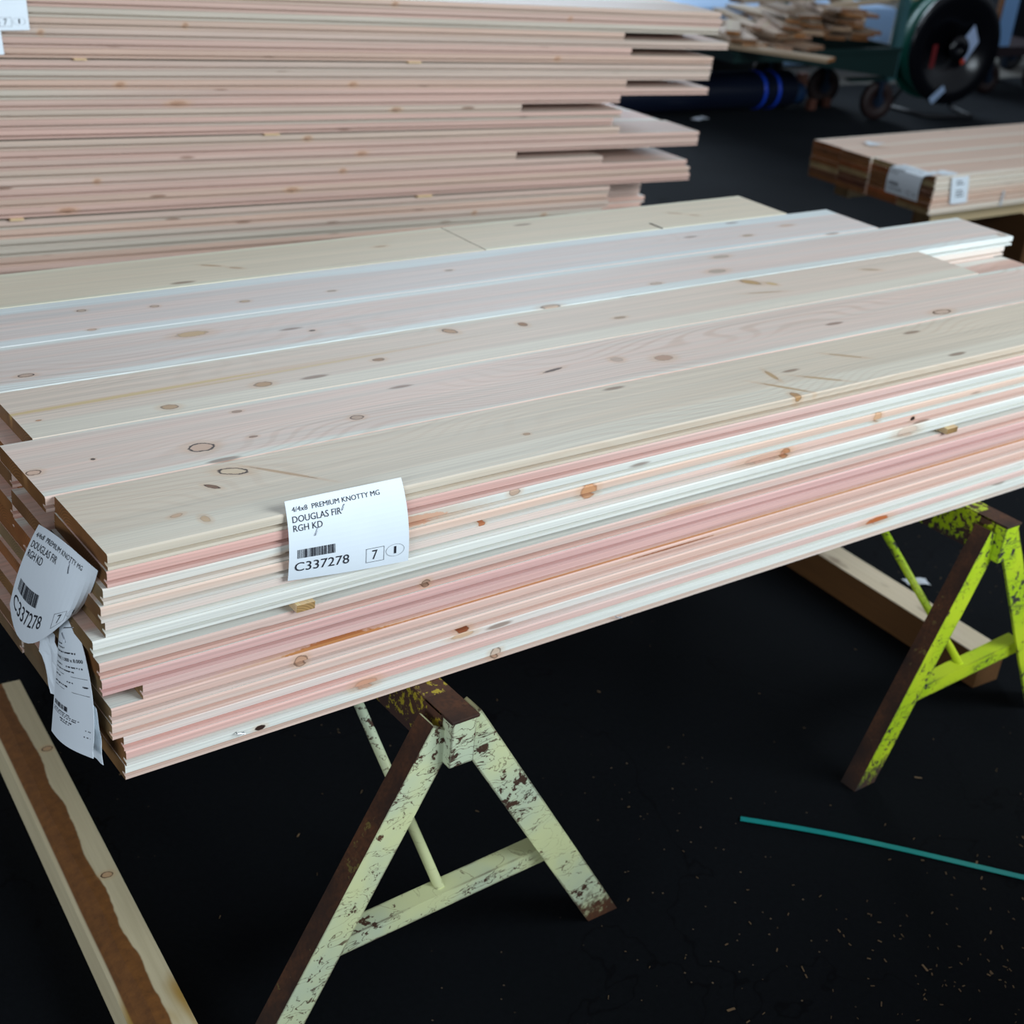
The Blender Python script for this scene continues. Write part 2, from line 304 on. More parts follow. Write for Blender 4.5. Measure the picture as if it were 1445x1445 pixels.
# near stack, top layer: one material per board (x from each board's own left end)
TOPM = [
    wood('fir_top_front', [tk(.247, .150, .010, .020, 1.15, 1, .3, rgb('d8c29a'), rgb('3b2416')), tk(.20, .118, .0045, .011, .7, 1, .9, rgb('6d4322')), tk(.31, .115, .003, .045, .75, .35, .5, rgb('a57a46')),
        tk(1.30, .095, .005, .02, -.2, .3, .7, rgb('a8844e')), tk(1.28, .04, .004, .04, .7, .25, .6, rgb('a8844e')), tk(1.27, .006, .009, .012, 0, .4, .8, rgb('a9793f')), tk(1.38, .045, .004, .035, .9, .3, .5, rgb('a8844e')),
        tk(1.52, .11, .004, .03, .9, .3, .4, rgb('9a7c50')), tk(.72, .075, .006, .004, 0, .4, .6, rgb('9b6f42')), tk(.12, .06, .009, .004, .2, .3, .4), tk(.15, .035, .006, .009, 0, .2, .5, rgb('b98b52'))],
        Pink=rgb('c9b296'), Sap=rgb('dbd1be'), Top=.55, SF=.045, SB=.0, UL=.5, UR=.9, LL=.4, LR=.9, Rings=.5, Seed=1.0, End=rgb('8d7450')),
    wood('fir_top_second', [tk(.254, .058, .019, .013, 0, 1, .45, rgb('c39a80'), rgb('2c1a14')), tk(.012, .078, .010, .007, 0, .9, .35, rgb('bb9078')), tk(.52, .058, .011, .007, 0, .9, .5, rgb('93765e')),
        tk(1.18, .061, .019, .012, 0, .25, .85, rgb('b08a72')), tk(1.09, .09, .012, .01, 0, .2, .5, rgb('a08c80')), tk(.945, .095, .022, .0035, .15, .8, .9, rgb('3a2418')), tk(1.96, .028, .026, .010, 0, .9, .35, rgb('b89a88')),
        tk(.34, .06, .007, .003, 0, .6, .7, rgb('6f4a34')), tk(.36, .155, .008, .004, 0, .5, .6, rgb('7a5a48')), tk(.10, .085, .003, .003, 0, .9, .9, rgb('3a2a22'))],
        Pink=rgb('d8aa98'), Sap=SAP, Top=.6, SF=.004, SB=.004, UL=.8, LL=.8, Rings=.9, Seed=2.0),
    wood('fir_top_third', [tk(.225, .029, .013, .008, -.2, .6, .7, rgb('ab8152')), tk(.40, .054, .015, .009, 0, .5, .7, rgb('a97c48')), tk(.635, .075, .011, .006, 0, .7, .8, rgb('8d6236')), tk(.835, .148, .010, .014, .7, .8, .7, rgb('a4743f')),
        tk(.99, .126, .009, .010, 0, .5, .9, rgb('8a5a24')), tk(1.64, .155, .012, .022, .8, .5, .9, rgb('b69055')), tk(1.68, .13, .008, .012, .6, .2, .8, rgb('c8a870')), tk(1.2, .084, .014, .005, 0, .3, .8, rgb('9b8064')),
        tk(1.62, .09, .040, .003, -.2, .25, .5, rgb('a0835e')), tk(2.0, .12, .02, .006, -.4, .2, .5, rgb('9c8a6c')), tk(.03, .06, .004, .002, 0, .9, .9), tk(.17, .098, .26, .005, .02, 0, .5, rgb('cdb56a')), tk(.50, .094, .20, .003, .03, 0, .4, rgb('d0bc7c'))],
        Pink=rgb('d2b4a0'), Sap=rgb('dcd2c0'), Top=.6, SF=.045, SB=.0, UL=.4, LL=.4, Rings=.4, Seed=3.0, End=rgb('86694a')),
    wood('fir_top_fourth', [tk(.119 + .02, .052, .012, .006, 0, 1, .4, rgb('9b7c68'), rgb('2c1a14')), tk(.459, .126, .028, .011, 0, .25, .8, rgb('c4a272')), tk(1.173, .006, .022, .009, 0, .7, .6, rgb('b2825a')), tk(1.49, .042, .014, .006, 0, .7, .4, rgb('a58c78')),
        tk(.665, .062, .006, .003, 0, .9, .9, rgb('2c2420')), tk(1.78, .14, .022, .008, 0, .3, .7, rgb('a99a8a')), tk(1.69, .06, .024, .010, 0, .25, .7, rgb('9f9282')), tk(2.69, .02, .012, .008, 0, .8, .5, rgb('a98a70'))],
        Pink=rgb('d6aa98'), Sap=rgb('dce0da'), Top=.6, SF=.022, SB=.008, UL=.05, UR=.0, LL=.05, LR=.0, Rings=.6, Seed=4.0),
    wood('fir_top_fifth', [tk(.319, .123, .008, .005, 0, .9, .4, rgb('a08468')), tk(.448, .099, .008, .005, 0, .9, .4, rgb('a08468')), tk(.614, .065, .010, .005, 0, .6, .6, rgb('a98a60')), tk(.30, .025, .008, .004, 0, .5, .5),
        tk(1.968, .067, .016, .006, 0, .3, .7, rgb('9a8262')), tk(2.142, .101, .02, .006, 0, .3, .3), tk(.80, .06, .009, .004, 0, .5, .7, rgb('8c7a68')), tk(1.1, .09, .009, .004, 0, .5, .7, rgb('8c7a68'))],
        Pink=rgb('d8b0a0'), Sap=rgb('dadfdc'), Top=.55, SF=.012, SB=.035, UL=.15, LL=.1, Rings=.4, Seed=5.0),
    wood('fir_top_sixth', [tk(.66, .10, .018, .004, -.5, .3, .6, rgb('ad8a66')), tk(.70, .07, .012, .004, -.5, .3, .6, rgb('ad8a66')), tk(1.06, .10, .014, .004, 0, .2, .6, rgb('ad8a66'))],
        Pink=rgb('d8c0a2'), Sap=rgb('dfd8c0'), Top=.6, SF=.004, SB=.01, UL=.1, LL=.1, Rings=.2, Seed=6.0),
]
# front column, layers 1..13 : upper/lower lip, left/right pinkness
def fm(i, *v, knots=(), **kw):
    if 'Pink' in kw: pk_ = kw['Pink']; kw['Pink'] = (pk_[0] * .98, pk_[1] * 1.03, pk_[2] * 1.12, 1)
    return wood('fir_edge_%s' % ORD[i].replace('-', '_'), knots, UL=v[0], UR=v[1], LL=v[2], LR=v[3], Seed=10.0 + i, Rings=.15, **kw)
O_ = rgb('b0703c'); RD = rgb('8a4420')
FRONT = {
    1: fm(1, 1, .85, .95, .8, Pink=rgb('d99a88')),
    2: fm(2, .15, -.2, .3, -.3, Pink=rgb('d8925f'), knots=[sk(.44, .012, .09, .010, .0, .55, rgb('d88a5c')), sk(.29, .012, .03, .003, .6, .8, rgb('8a6a40')), sk(.655, .020, .010, .006, .4, .6, rgb('b08060'))]),
    3: fm(3, .6, .75, .3, -.1, Pink=rgb('dba07c'), knots=[sk(.81, .014, .016, .012, .5, .8, rgb('c98a58'), rgb('9a5a2c')), sk(1.52, .016, .010, .010, .5, .8, rgb('d0a078'), rgb('9a6a40')), sk(.60, .004, .006, .004, .3, .9, rgb('b86a3c'))]),
    4: fm(4, .4, .9, .0, .8, Pink=rgb('e0a68c'), knots=[sk(1.27, .012, .012, .009, .6, .8, rgb('b0643a')), sk(1.22, .012, .05, .008, .2, .4, rgb('d09a84')), sk(1.63, .014, .006, .005, .8, 1, DK, DK)]),
    5: fm(5, -.2, -.4, -.3, -.5, knots=[sk(1.64, .014, .030, .010, .15, .45, rgb('cfa890'))]),
    6: fm(6, .8, .8, 1.1, 1, Pink=rgb('cf9680'), knots=[sk(.51, .010, .008, .006, .7, .6, rgb('7a5a44')), sk(1.05, .014, .05, .004, .0, .4, rgb('c8866c'))]),
    7: fm(7, 1, 1.1, 1.1, 1.2, Pink=rgb('d4968a')),
    8: fm(8, .9, 1.0, .8, .8, Pink=rgb('d89a8c'), knots=[sk(.30, .003, .09, .004, .0, .95, rgb('b8703c')), sk(1.0, .0025, .7, .0022, .0, .9, rgb('c07a48')), sk(1.9, .0025, .5, .0022, .0, .9, rgb('c07a48'))]),
    9: fm(9, .9, .9, .7, .8, Pink=rgb('d79c84'), knots=[sk(1.02, .018, .10, .0015, .0, .9, RD), sk(.285, .012, .010, .009, .6, .5, rgb('b07a54'))]),
    10: fm(10, .8, .9, .8, .8, Pink=rgb('dba288'), knots=[sk(.575, .006, .012, .006, .3, .95, RD)]),
    11: fm(11, .4, .1, 1.0, .0, Pink=rgb('d99c8a'), knots=[sk(.56, .020, .022, .004, .2, .6, rgb('c89a6c'))]),
    12: fm(12, .9, .8, .2, -.2, Pink=rgb('d89a88'), knots=[sk(.38, .012, .02, .008, .2, .5, rgb('c8845c')), sk(1.57, .014, .034, .008, .1, .95, rgb('b4602c'))]),
    13: fm(13, -.1, -.1, .8, .5, Pink=rgb('cf9c80'), knots=[sk(.205, .016, .008, .004, .8, 1, DK, DK), sk(.63, .014, .010, .010, .7, .4, rgb('b07a54'))]),
}
INNER = [wood('fir_inner_%s' % ORD[i], UL=random.uniform(.3, 1), UR=random.uniform(.3, 1), LL=random.uniform(.3, 1), LR=random.uniform(.3, 1), Top=.8, Seed=40. + i,
              End=rgb(['6f5238', '8a6a46', '5f4230', '7c7052', '9c6038', '6a5a44'][i])) for i in range(6)]
frontx = [-.001, -.003, -.009, -.014, -.008, -.026, -.018, -.017, .040, -.005, -.006, .010, .012, .011]
HUE = ['cream', 'pink', 'white then orange', 'pale cream', 'white and pink', 'white', 'dusky pink', 'rosy pink', 'orange-streaked pink', 'split pink', 'salmon', 'cream to white', 'pink', 'tan']
rights = {0: [3.42, 3.40, 2.287, 2.683, 2.36, 2.213], 1: [3.40, 3.30, 2.27, 2.655, 2.44, 2.20], 2: [3.45, 3.2, 2.645, 2.62, 2.33, 2.18]}
lefts0 = [-.001, -.013, .036, -.03, -.02, -.03]
COLN = ['front', 'second', 'third', 'fourth', 'fifth', 'back']
topnote = ['yellowish board with paper tag on its edge', 'pinkish board with large ring knot', 'cream board with small brown knots',
           'white-edged board, right end jutting out', 'pale board with blue-white edge bands', 'cream board']
zt = 0.0
layers = []
for i in range(14):
    th = T if i < 6 else .0250
    if i == 6: zt -= .0135
    zt -= th; layers.append((zt, th))
GF = 'fir boards of the near stack'
for i, (z, th) in enumerate(layers):
    for c in range(6):
        y = c * W + (random.uniform(-.0035, 0) if (c == 0 and i) else 0)
        x0 = (frontx[i] if c == 0 else (lefts0[c] if i == 0 else random.uniform(-.006, .03)))
        x1 = rights[i][c] if i in rights else (3.4 + random.uniform(-.06, .05) if c == 0 else (random.uniform(2.9, 3.2) if c == 1 else random.uniform(2.0, 2.2)))
        if i == 0: lab = '%s, near stack\'s top layer, %s row' % (topnote[c], COLN[c]); mat = TOPM[c]
        elif c == 0: lab = '%s board edge, %s down in the near stack\'s front face' % (HUE[i], ORD[i]); mat = FRONT[i]
        else: lab = 'fir board in the %s row back of the near stack, %s layer down' % (COLN[c], ORD[i]); mat = random.choice(INNER)
        if i == 0 and c == 5:
            board(x0, 1.242, y, z, mat, 'cream board at the near stack\'s top far side, left of the butt joint', GF, th)
            board(1.2445, x1, y, z, mat, 'cream board at the near stack\'s top far side, right of the joint, with dark slit', GF, th)
            continue
        board(x0, x1, y, z, mat, lab, GF, th)
# the sawn slit in the far board, a recessed dark check
bm = bmesh.new(); box(bm, 1.770, 1.776, .921, .968, -.0006, .0003); o = obj('check_crack', bm, plain('crack_dark', rgb('2a1c14'), .9))
o.location = (0, 0, Z0); 
far = [ob for ob in bpy.data.objects if ob.get('label', '').endswith('dark slit')][0]
o.parent = far; o.matrix_parent_inverse = Matrix.Translation(far.location).inverted()
# stickers between the two bundles
STK = wood('sticker_wood', Top=.3, Pink=rgb('c9a06a'), Sap=rgb('d8c090'), UL=.6, LL=.6, End=rgb('c2a068'), Seed=77.)
def sticker(x, y0, y1, ztop, th, w_, label, group=None, tilt=0):
    bm = bmesh.new(); box(bm, 0, y1 - y0, -w_ / 2, w_ / 2, 0, th, .0012); o = obj('sticker', bm, STK)
    o.location = (x, y0, ztop); o.rotation_euler = (0, 0, math.pi / 2); tag(o, label, 'wood strip', group); return o
zg = layers[5][0] - .0132
sticker(.282, -.008, 1.10, Z0 + zg, .0125, .030, 'thin wooden sticker poking out of the near stack below the front paper tag')
sticker(1.752, -.010, 1.10, Z0 + zg, .0125, .034, 'thin wooden sticker near the right end in the dark gap of the near stack')

# ------------------------------------------------------------------ tall back pile
TA = .0285; YB = 2.072; TB = .0245
OB = Vector((0, 0, Z0))
bx = [3.01, 3.02, 3.01, 2.588, 3.07, 2.628, 3.01, 3.008, 3.005, 2.627, 3.01, 2.608, 2.2, 2.625, 2.593, 2.625, 3.003, 3.003, 2.201, 2.569, 2.965, 2.984, 2.99, 2.62, 2.615, 2.624, 2.60, 2.62, 2.61, 2.6, 2.62, 2.60]
BC = [(.9, .9, .8, .8), (.7, .9, .9, .8), (-.2, -.3, -.2, -.3), (.6, .9, .6, .8), (.4, .5, .5, .5), (.9, .9, .8, .9), (1.1, 1.1, 1.1, 1.0), (.9, .5, 1, .3), (.0, .4, .1, .5), (.9, 1, .9, 1), (-.4, .9, -.4, .9), (.8, .9, .8, .9),
      (.3, .5, .4, .5), (1, 1, 1, .2), (1, 1.1, 1, 1.1), (.5, .6, .6, .7), (.9, .9, .9, .9), (.7, .8, .8, .9), (.5, .6, .6, .6), (.4, .7, .5, .7), (.9, 1., .9, 1), (1, .9, .9, .9), (.9, 1, 1, 1), (.5, .6, .1, .3),
      (.9, 1, 1, 1), (-.1, .4, -.1, .5), (0, -.1, -.1, 0), (1, 1, 1, 1), (.8, .9, .9, .8), (.6, .6, .6, .6), (.9, .9, .9, .9), (.8, .8, .8, .8)]
BK = {0: [(1.65, .5, .010)], 1: [(2.35, 0, 0)], 3: [(1.05, .9, .008)], 4: [(.65, 0, 0)], 6: [(2.32, .3, .012)], 9: [(.83, .3, .014), (1.53, .3, .014)], 11: [(1.0, .2, .030)], 12: [(1.69, .9, .018)], 15: [(1.42, .8, .014)],
      17: [(1.6, .2, .018)], 19: [(1.53, .4, .012), (.78, .3, .01)], 21: [(1.35, .6, .022)], 22: [(.68, .6, .024)], 25: [(2.0, .7, .01)], 26: [(2.3, .7, .012)]}
BH = []
for i in range(32):
    v = BC[i]; kn = [sk(a + .1, .012, (r or .008) * .8, .006, ra * .5, .5, rgb('9a6a4c')) for a, ra, r in BK.get(i, [])]
    BH.append(wood('fir_back_%s' % ORD[min(i, 31)].replace('-', '_'), kn, UL=v[0], UR=v[1], LL=v[2], LR=v[3], Seed=100. + i, Rings=.15, Pink=rgb('bd9080') if i % 3 else rgb('bc947e'), Sap=rgb('bdb0a0'), End=rgb('9a7458')))  # same fir, colours dimmed to stand for the weaker light here
zt = .3528 + 2 * TB
GB = 'fir boards of the tall back pile'
endc = {3: 3.0, 5: 2.98, 9: 2.97, 12: 2.655, 18: 2.9}
zb = []
for i in range(32):
    if i == 7: zt -= .004
    if i == 15: zt -= .004
    if i == 23: zt -= .006
    zt -= TB; zb.append(zt)
    x0 = random.uniform(-.1, -.04)
    sheen = 'white' if v[0] < .2 else 'pink'
    sheen = 'white' if BC[i][1] < .2 else ('pale' if BC[i][1] < .65 else 'pink')
    cut = 'short ' if bx[i] < 2.7 else 'long '
    board(x0, bx[i], YB - random.uniform(0, .003), zt, BH[i], '%s%s board edge, %s from top in the tall back pile\'s front face' % (cut, sheen, ORD[i] if i < 31 else 'lowest'), GB, TB, tilt=TA, origin=OB)
    for c in range(1, 6):
        e = endc.get(i, bx[i]) + random.uniform(-.03, .02)
        if 11 <= i <= 15: e = 2.62 + random.uniform(-.03, .02)
        if i >= 23: e = (2.95 if i >= 24 else 2.66) + random.uniform(-.02, .02)
        if i == 12 and c == 1: e = 2.66
        board(x0 + random.uniform(-.03, .03), e, YB + c * W, zt, random.choice(INNER), 'fir board in the %s row back of the tall back pile, %s layer down' % (COLN[c], ORD[i]), GB, TB, tilt=TA, origin=OB)
def bsticker(x, y0, y1, zn, w_, label, th=.0038):
    bm = bmesh.new(); box(bm, -w_ / 2, w_ / 2, 0, y1 - y0, 0, th, .0006); o = obj('sticker', bm, STK)
    D = Vector((math.cos(TA), 0, -math.sin(TA))); N = Vector((math.sin(TA), 0, math.cos(TA)))
    o.location = OB + D * x + N * zn + Vector((0, y0, 0)); o.rotation_euler = (0, TA, 0); tag(o, label, 'wood strip'); return o
bsticker(.768, YB - .008, YB + 1.1, zb[6] - .0039, .034, 'pale wooden sticker in the back pile\'s upper gap, beside its paper tags')
bsticker(1.778, YB - .008, YB + 1.1, zb[6] - .0039, .046, 'pale wooden sticker in the upper gap of the back pile, near the middle')
bsticker(1.318, YB - .008, YB + 1.1, zb[14] - .0039, .05, 'brown wooden sticker in the middle gap of the back pile')
bsticker(.592, YB - .010, YB + 1.1, zb[22] - .0059, .036, 'yellowish wooden sticker in the lower gap, left end of back pile', .0056)
bsticker(1.856, YB - .008, YB + 1.1, zb[22] - .0059, .056, 'orange-brown wooden sticker in the lower gap of the back pile', .0056)

# ------------------------------------------------------------------ sawhorses
MR = paint('rust_brown_flange', rgb('6a5a2c'), rgb('4a3a24'), rust=rgb('1c110d'), amount=2.3)
def sawhorse(name, label, ax, y0, y1, ztop, feet, mats, bw=.052, bh=.085, rear=True):
    """ax: x of the ridge, feet: (x, y) of the two front feet; ztop absolute"""
    M1, MD = mats; root = empty(name, (ax, y0, 0)); tag(root, label, 'sawhorse', 'steel sawhorses')
    L = lambda x, y, z: Vector((x - ax, y - y0, z))
    bm = bmesh.new(); th = .006      # inverted channel beam
    sec = [(-bw / 2, -bh), (-bw / 2 + th, -bh), (-bw / 2 + th, -th), (bw / 2 - th, -th), (bw / 2 - th, -bh), (bw / 2, -bh), (bw / 2, 0), (-bw / 2, 0)]
    prism(bm, sec, 0.004, y1 - y0, (Vector((0, 0, ztop)), Vector((1, 0, 0)), Vector((0, 0, 1)), Vector((0, 1, 0)))); obj('beam', bm, MD, root)
    for e, ye in ((0, 0.0), (1, y1 - y0 - .004)):
        bm = bmesh.new(); box(bm, -bw / 2 + .003, bw / 2 - .003, ye - (.024 if e == 0 else .0), ye + (.004 if e == 0 else .028), ztop - bh - .004, ztop - .002, .002); obj('end_plate', bm, M1, root)
        bm = bmesh.new(); box(bm, -bw / 2, bw / 2, ye - (.026 if e == 0 else .05), ye + (.05 if e == 0 else .03), ztop - .005, ztop + .0005, .001); obj('cap_plate', bm, MR, root)
        for k, (fx, fy) in enumerate(feet):
            fx = fx if e == 0 else ax + (fx - ax) * .62; yy = fy if e == 0 else y1 - (fy - y0); s = -1 if k == 0 else 1; dy = -1 if e == 0 else 1
            a = L(ax + s * (bw / 2 + .004), y0 if e == 0 else y1, 0); a.z = ztop - .026; b_ = L(fx, yy, 0)
            d = (b_ - a).normalized(); side = Vector((d.z, 0, -d.x)) * -s; side.normalize()     # outward in the X-Z plane
            if side.x * s < 0: side = -side
            Y_ = Vector((0, 1, 0)) * (-dy)          # flange goes inwards under the beam
            lw, fl, tt = .058, .040, .006
            # angle iron: face flange (seen from the end) and side flange
            sec = [(0, 0), (-lw, 0), (-lw, tt), (-tt, tt), (-tt, fl), (0, fl)]
            bm = bmesh.new(); ln = (b_ - a).length
            a2 = a + side * .020; prism(bm, sec, -.004, ln, (a2 + d * 0.0 + Vector((0, dy * .004, 0)), side, Y_, d))
            # level the foot on the floor
            for v in bm.verts:
                if v.co.z < .02 * 2: pass
            lowest = [v for v in bm.verts if (v.co - a2).dot(d) > ln * .9]
            for v in lowest: v.co += d * (-(v.co.z - 0.0005) / d.z) * 1.0
            lg = obj('leg', bm, M1, root); lg.data.materials.append(MR)
            for pl_ in lg.data.polygons:
                if pl_.normal.dot(side) > .7: pl_.material_index = 1
        zc = .205; f = (ztop - .03 - zc) / (ztop - .03)
        pl = L(ax + (feet[0][0] - ax) * f, y0 + (feet[0][1] - y0) * f, 0); pr = L(ax + (feet[1][0] - ax) * f, y0 + (feet[1][1] - y0) * f, 0)
        if e: pl.x *= .62; pr.x *= .62; pl.y = y1 - y0 - pl.y; pr.y = y1 - y0 - pr.y
        pl.z = zc - .012; pr.z = zc + .006; off = Vector((0, .012 if e == 0 else -.012, 0))
        bm = bmesh.new(); A = (pr - pl).normalized(); sgn = 1 if e == 0 else -1
        sec = [(0, 0), (0, .034), (.004, .034), (.004, .004), (.034, .004), (.034, 0)]
        if sgn > 0: prism(bm, sec, .0, (pr - pl).length, (pl + off, Vector((0, 1, 0)), Vector((0, 0, -1)), A))
        else: prism(bm, sec, .0, (pr - pl).length, (pl + off, Vector((0, -1, 0)), Vector((0, 0, -1)), A))
        obj('cross_brace', bm, M1, root)
        mid = (pl + pr) / 2 + off + Vector((0, sgn * .015, -.004)); top = Vector((0, (.40 if e == 0 else y1 - y0 - .40), ztop - bh + .01))
        bm = bmesh.new(); tube(bm, [mid, top], .009, 10); obj('diagonal_rod', bm, M1, root, smooth=True)
    return root
mA = paint('worn_pale_paint', rgb('ced19c'), rgb('b9c3a6'), amount=.22, scratch=2.6)
mAd = paint('worn_yellow_dark', rgb('b8a428'), rgb('9a8a2a'), rust=rgb('3a2620'), amount=1.3)
mB = paint('lime_yellow_paint', rgb('c4d62c'), rgb('a9c81e'), rust=rgb('26282c'), amount=.25, scratch=1.2)
mBd2 = paint('lime_yellow_beam', rgb('b8c81c'), rgb('8aa010'), rust=rgb('2a1c1a'), amount=.9)
mBd = paint('lime_yellow_dark', rgb('b8c81c'), rgb('8aa010'), rust=rgb('2a1c1a'), amount=1.6)
zbot = Z0 + layers[-1][0] - .0006
sawhorse('sawhorse', 'steel sawhorse with scratched pale yellow paint under the near stack\'s left end', .508, -.085, 1.09, zbot, [(.165, -.100), (.885, -.105)], (mA, mAd))
sawhorse('sawhorse', 'bright lime-yellow steel sawhorse under the near stack\'s right end', 1.914, -.082, 1.09, zbot, [(1.61, -.10), (2.26, -.10)], (mB, mBd2))
# supports of the back pile (dark, in its shadow)
for x, lab in ((.55, 'dark steel sawhorse under the left part of the tall back pile'), (2.25, 'dark steel sawhorse under the right part of the tall back pile')):
    zz = Z0 + (zb[-1] - .0005) * math.cos(TA) - (x + .03) * math.sin(TA) - .0008
    sawhorse('sawhorse', lab, x, YB + .02, YB + 1.08, zz, [(x - .3, YB), (x + .3, YB)], (mAd, mAd))

# ------------------------------------------------------------------ dunnage timbers
def wane_mat():
    m, t, b = new_mat('spruce_wane', .6, .4); tcn = t.n('ShaderNodeTexCoord'); p = tcn.outputs['Object']; s = t.n('ShaderNodeSeparateXYZ'); t.put(s.inputs[0], p)
    g = t.noise(t.vm('MULTIPLY', p, (130, 4, 130)), detail=3); lo = t.noise(t.vm('MULTIPLY', p, (9, 3.0, 9)), detail=3)
    wood_ = t.mix(g, rgb('b8a884'), rgb('d8caa6')); wood_ = t.mix(t.ss(lo, .62, .72), wood_, rgb('a9843c'))
    e = t.math('ADD', s.outputs[0], t.math('MULTIPLY', t.math('SUBTRACT', t.noise(t.vm('MULTIPLY', p, (2, 7, 2)), detail=4), .5), .034))
    br = t.noise(p, scale=45, detail=5, rough=.7); bark = t.mix(br, rgb('3c2010'), rgb('94602c'))
    onb = t.math('MULTIPLY', t.ss(e, .056, .052), t.ss(s.outputs[0], .004, .008))
    wood_ = t.mix(onb, wood_, bark)
    nn = t.n('ShaderNodeSeparateXYZ'); t.put(nn.inputs[0], tcn.outputs['Normal'])
    wood_ = t.mix(t.math('GREATER_THAN', t.math('ABSOLUTE', nn.outputs[1]), .7), wood_, rgb('8a5c30'))
    for kx, ky in ((.075, 1.225), (.068, .83)):
        k = t.n('ShaderNodeGroup', node_tree=KNOT); t.put(k.inputs['Color'], wood_); t.put(k.inputs['P'], p); k.inputs['Center'].default_value = (kx, ky, .088); k.inputs['Radius'].default_value = (.010, .007, .04); wood_ = k.outputs[0]
    t.put(b.inputs['Base Color'], wood_); return m
def timber(x, y, yaw, L, mat, label, w_=.09, wane=True):
    bm = bmesh.new(); n = 40; rings = []
    for i in range(n + 1):
        yy = L * i / n; wv = (.030 + .014 * mnoise.noise(Vector((yy * 5, 1.3, 0)))) if wane else .002
        rings.append([bm.verts.new(q) for q in ((0, yy, 0.0005), (w_, yy, 0.0005), (w_, yy, .088), (w_ - .002, yy, .09), (wv + .002, yy, .09), (wv * .45, yy, .088 - wv * .25 if wane else .0895), (0.0, yy, .086 - wv * .55 if wane else .088))])
    fs = []
    for a, b_ in zip(rings, rings[1:]):
        for k in range(7): fs.append(bm.faces.new((a[k], a[(k + 1) % 7], b_[(k + 1) % 7], b_[k])))
    fs.append(bm.faces.new(rings[0][::-1])); fs.append(bm.faces.new(rings[-1])); bmesh.ops.recalc_face_normals(bm, faces=fs)
    o = obj('timber_bunk', bm, mat); o.location = (x, y, 0); o.rotation_euler = (0, 0, yaw); tag(o, label, 'timber'); return o
timber(-.026, -.47, -.079, 1.48, wane_mat(), 'long square timber with a brown bark edge lying on the floor at the lower left')
mt2, t, b = new_mat('old_timber', .6, .4); tcn = t.n('ShaderNodeTexCoord'); p = tcn.outputs['Object']
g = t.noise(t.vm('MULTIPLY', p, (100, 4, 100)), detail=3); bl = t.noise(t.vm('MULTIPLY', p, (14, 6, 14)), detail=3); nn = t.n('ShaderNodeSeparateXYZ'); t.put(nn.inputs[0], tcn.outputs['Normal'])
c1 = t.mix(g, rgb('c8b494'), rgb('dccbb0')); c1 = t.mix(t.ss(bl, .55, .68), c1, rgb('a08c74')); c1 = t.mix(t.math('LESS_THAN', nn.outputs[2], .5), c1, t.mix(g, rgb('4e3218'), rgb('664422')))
t.put(b.inputs['Base Color'], c1)
timber(2.170, .022, -.055, 1.6, mt2, 'square timber lying on the dark floor behind the lime-yellow sawhorse', wane=False)

# ------------------------------------------------------------------ paper tags
def paper_mat(name, c=rgb('e6edf2')):
    m, t, b = new_mat(name, .55, .4); p = t.n('ShaderNodeTexCoord').outputs['Object']
    t.put(b.inputs['Base Color'], t.mix(t.math('MULTIPLY', t.noise(p, scale=25, detail=4), .25), c, rgb('c9d0d8')))
    b.inputs['Subsurface Weight'].default_value = 0.0; return m
PAP = paper_mat('tag_paper'); INK = plain('black_ink', rgb('20222c'), .7, var=.05); STEEL = plain('staple_steel', rgb('b8bcc4'), .3, 1)
def glyphs(txt, size, bold=0.0):
    cu = bpy.data.curves.new('txt', 'FONT'); cu.body = txt; cu.size = size; cu.offset = bold; cu.resolution_u = 3
    ob = bpy.data.objects.new('txt', cu); C.objects.link(ob); dg = bpy.context.evaluated_depsgraph_get(); dg.update()
    me = bpy.data.meshes.new_from_object(ob.evaluated_get(dg)); vs_ = [v.co.copy() for v in me.vertices]; fs = [tuple(p.vertices) for p in me.polygons]
    bpy.data.objects.remove(ob); bpy.data.curves.remove(cu); bpy.data.meshes.remove(me); return vs_, fs
def place_text(bm, S, txt, u0, v0, uw, cap, bold=0.0, lift=.0005, rot=0.0):
    """text with left baseline at (u0,v0), total width uw (u units), cap height in v units"""
    vs_, fs = glyphs(txt, 1.0, bold)
    xs = [v.x for v in vs_]; w_ = max(xs) - min(xs); mx = min(xs)
    bv = [bm.verts.new(S(u0 + (v.x - mx) / w_ * uw, v0 - v.y / .72 * cap + rot * (v.x - mx) / w_ * uw, lift)) for v in vs_]
    for f in fs:
        try: bm.faces.new([bv[k] for k in f])
        except ValueError: pass
def rect(bm, S, u0, u1, v0, v1, lift=.0005):
    n = 3; g = [[bm.verts.new(S(u0 + (u1 - u0) * i / n, v0 + (v1 - v0) * j / n, lift)) for j in range(n + 1)] for i in range(n + 1)]
    for i in range(n):
        for j in range(n): bm.faces.new((g[i][j], g[i + 1][j], g[i + 1][j + 1], g[i][j + 1]))
def barcode(bm, S, u0, u1, v0, v1, sd, n=34):
    r = random.Random(sd); x = u0; st = (u1 - u0) / n / 1.5
    while x < u1:
        w_ = st * r.choice((.5, .5, .9, 1.4)); rect(bm, S, x, min(x + w_, u1), v0, v1); x += w_ + st * r.choice((.5, .8, 1.2))
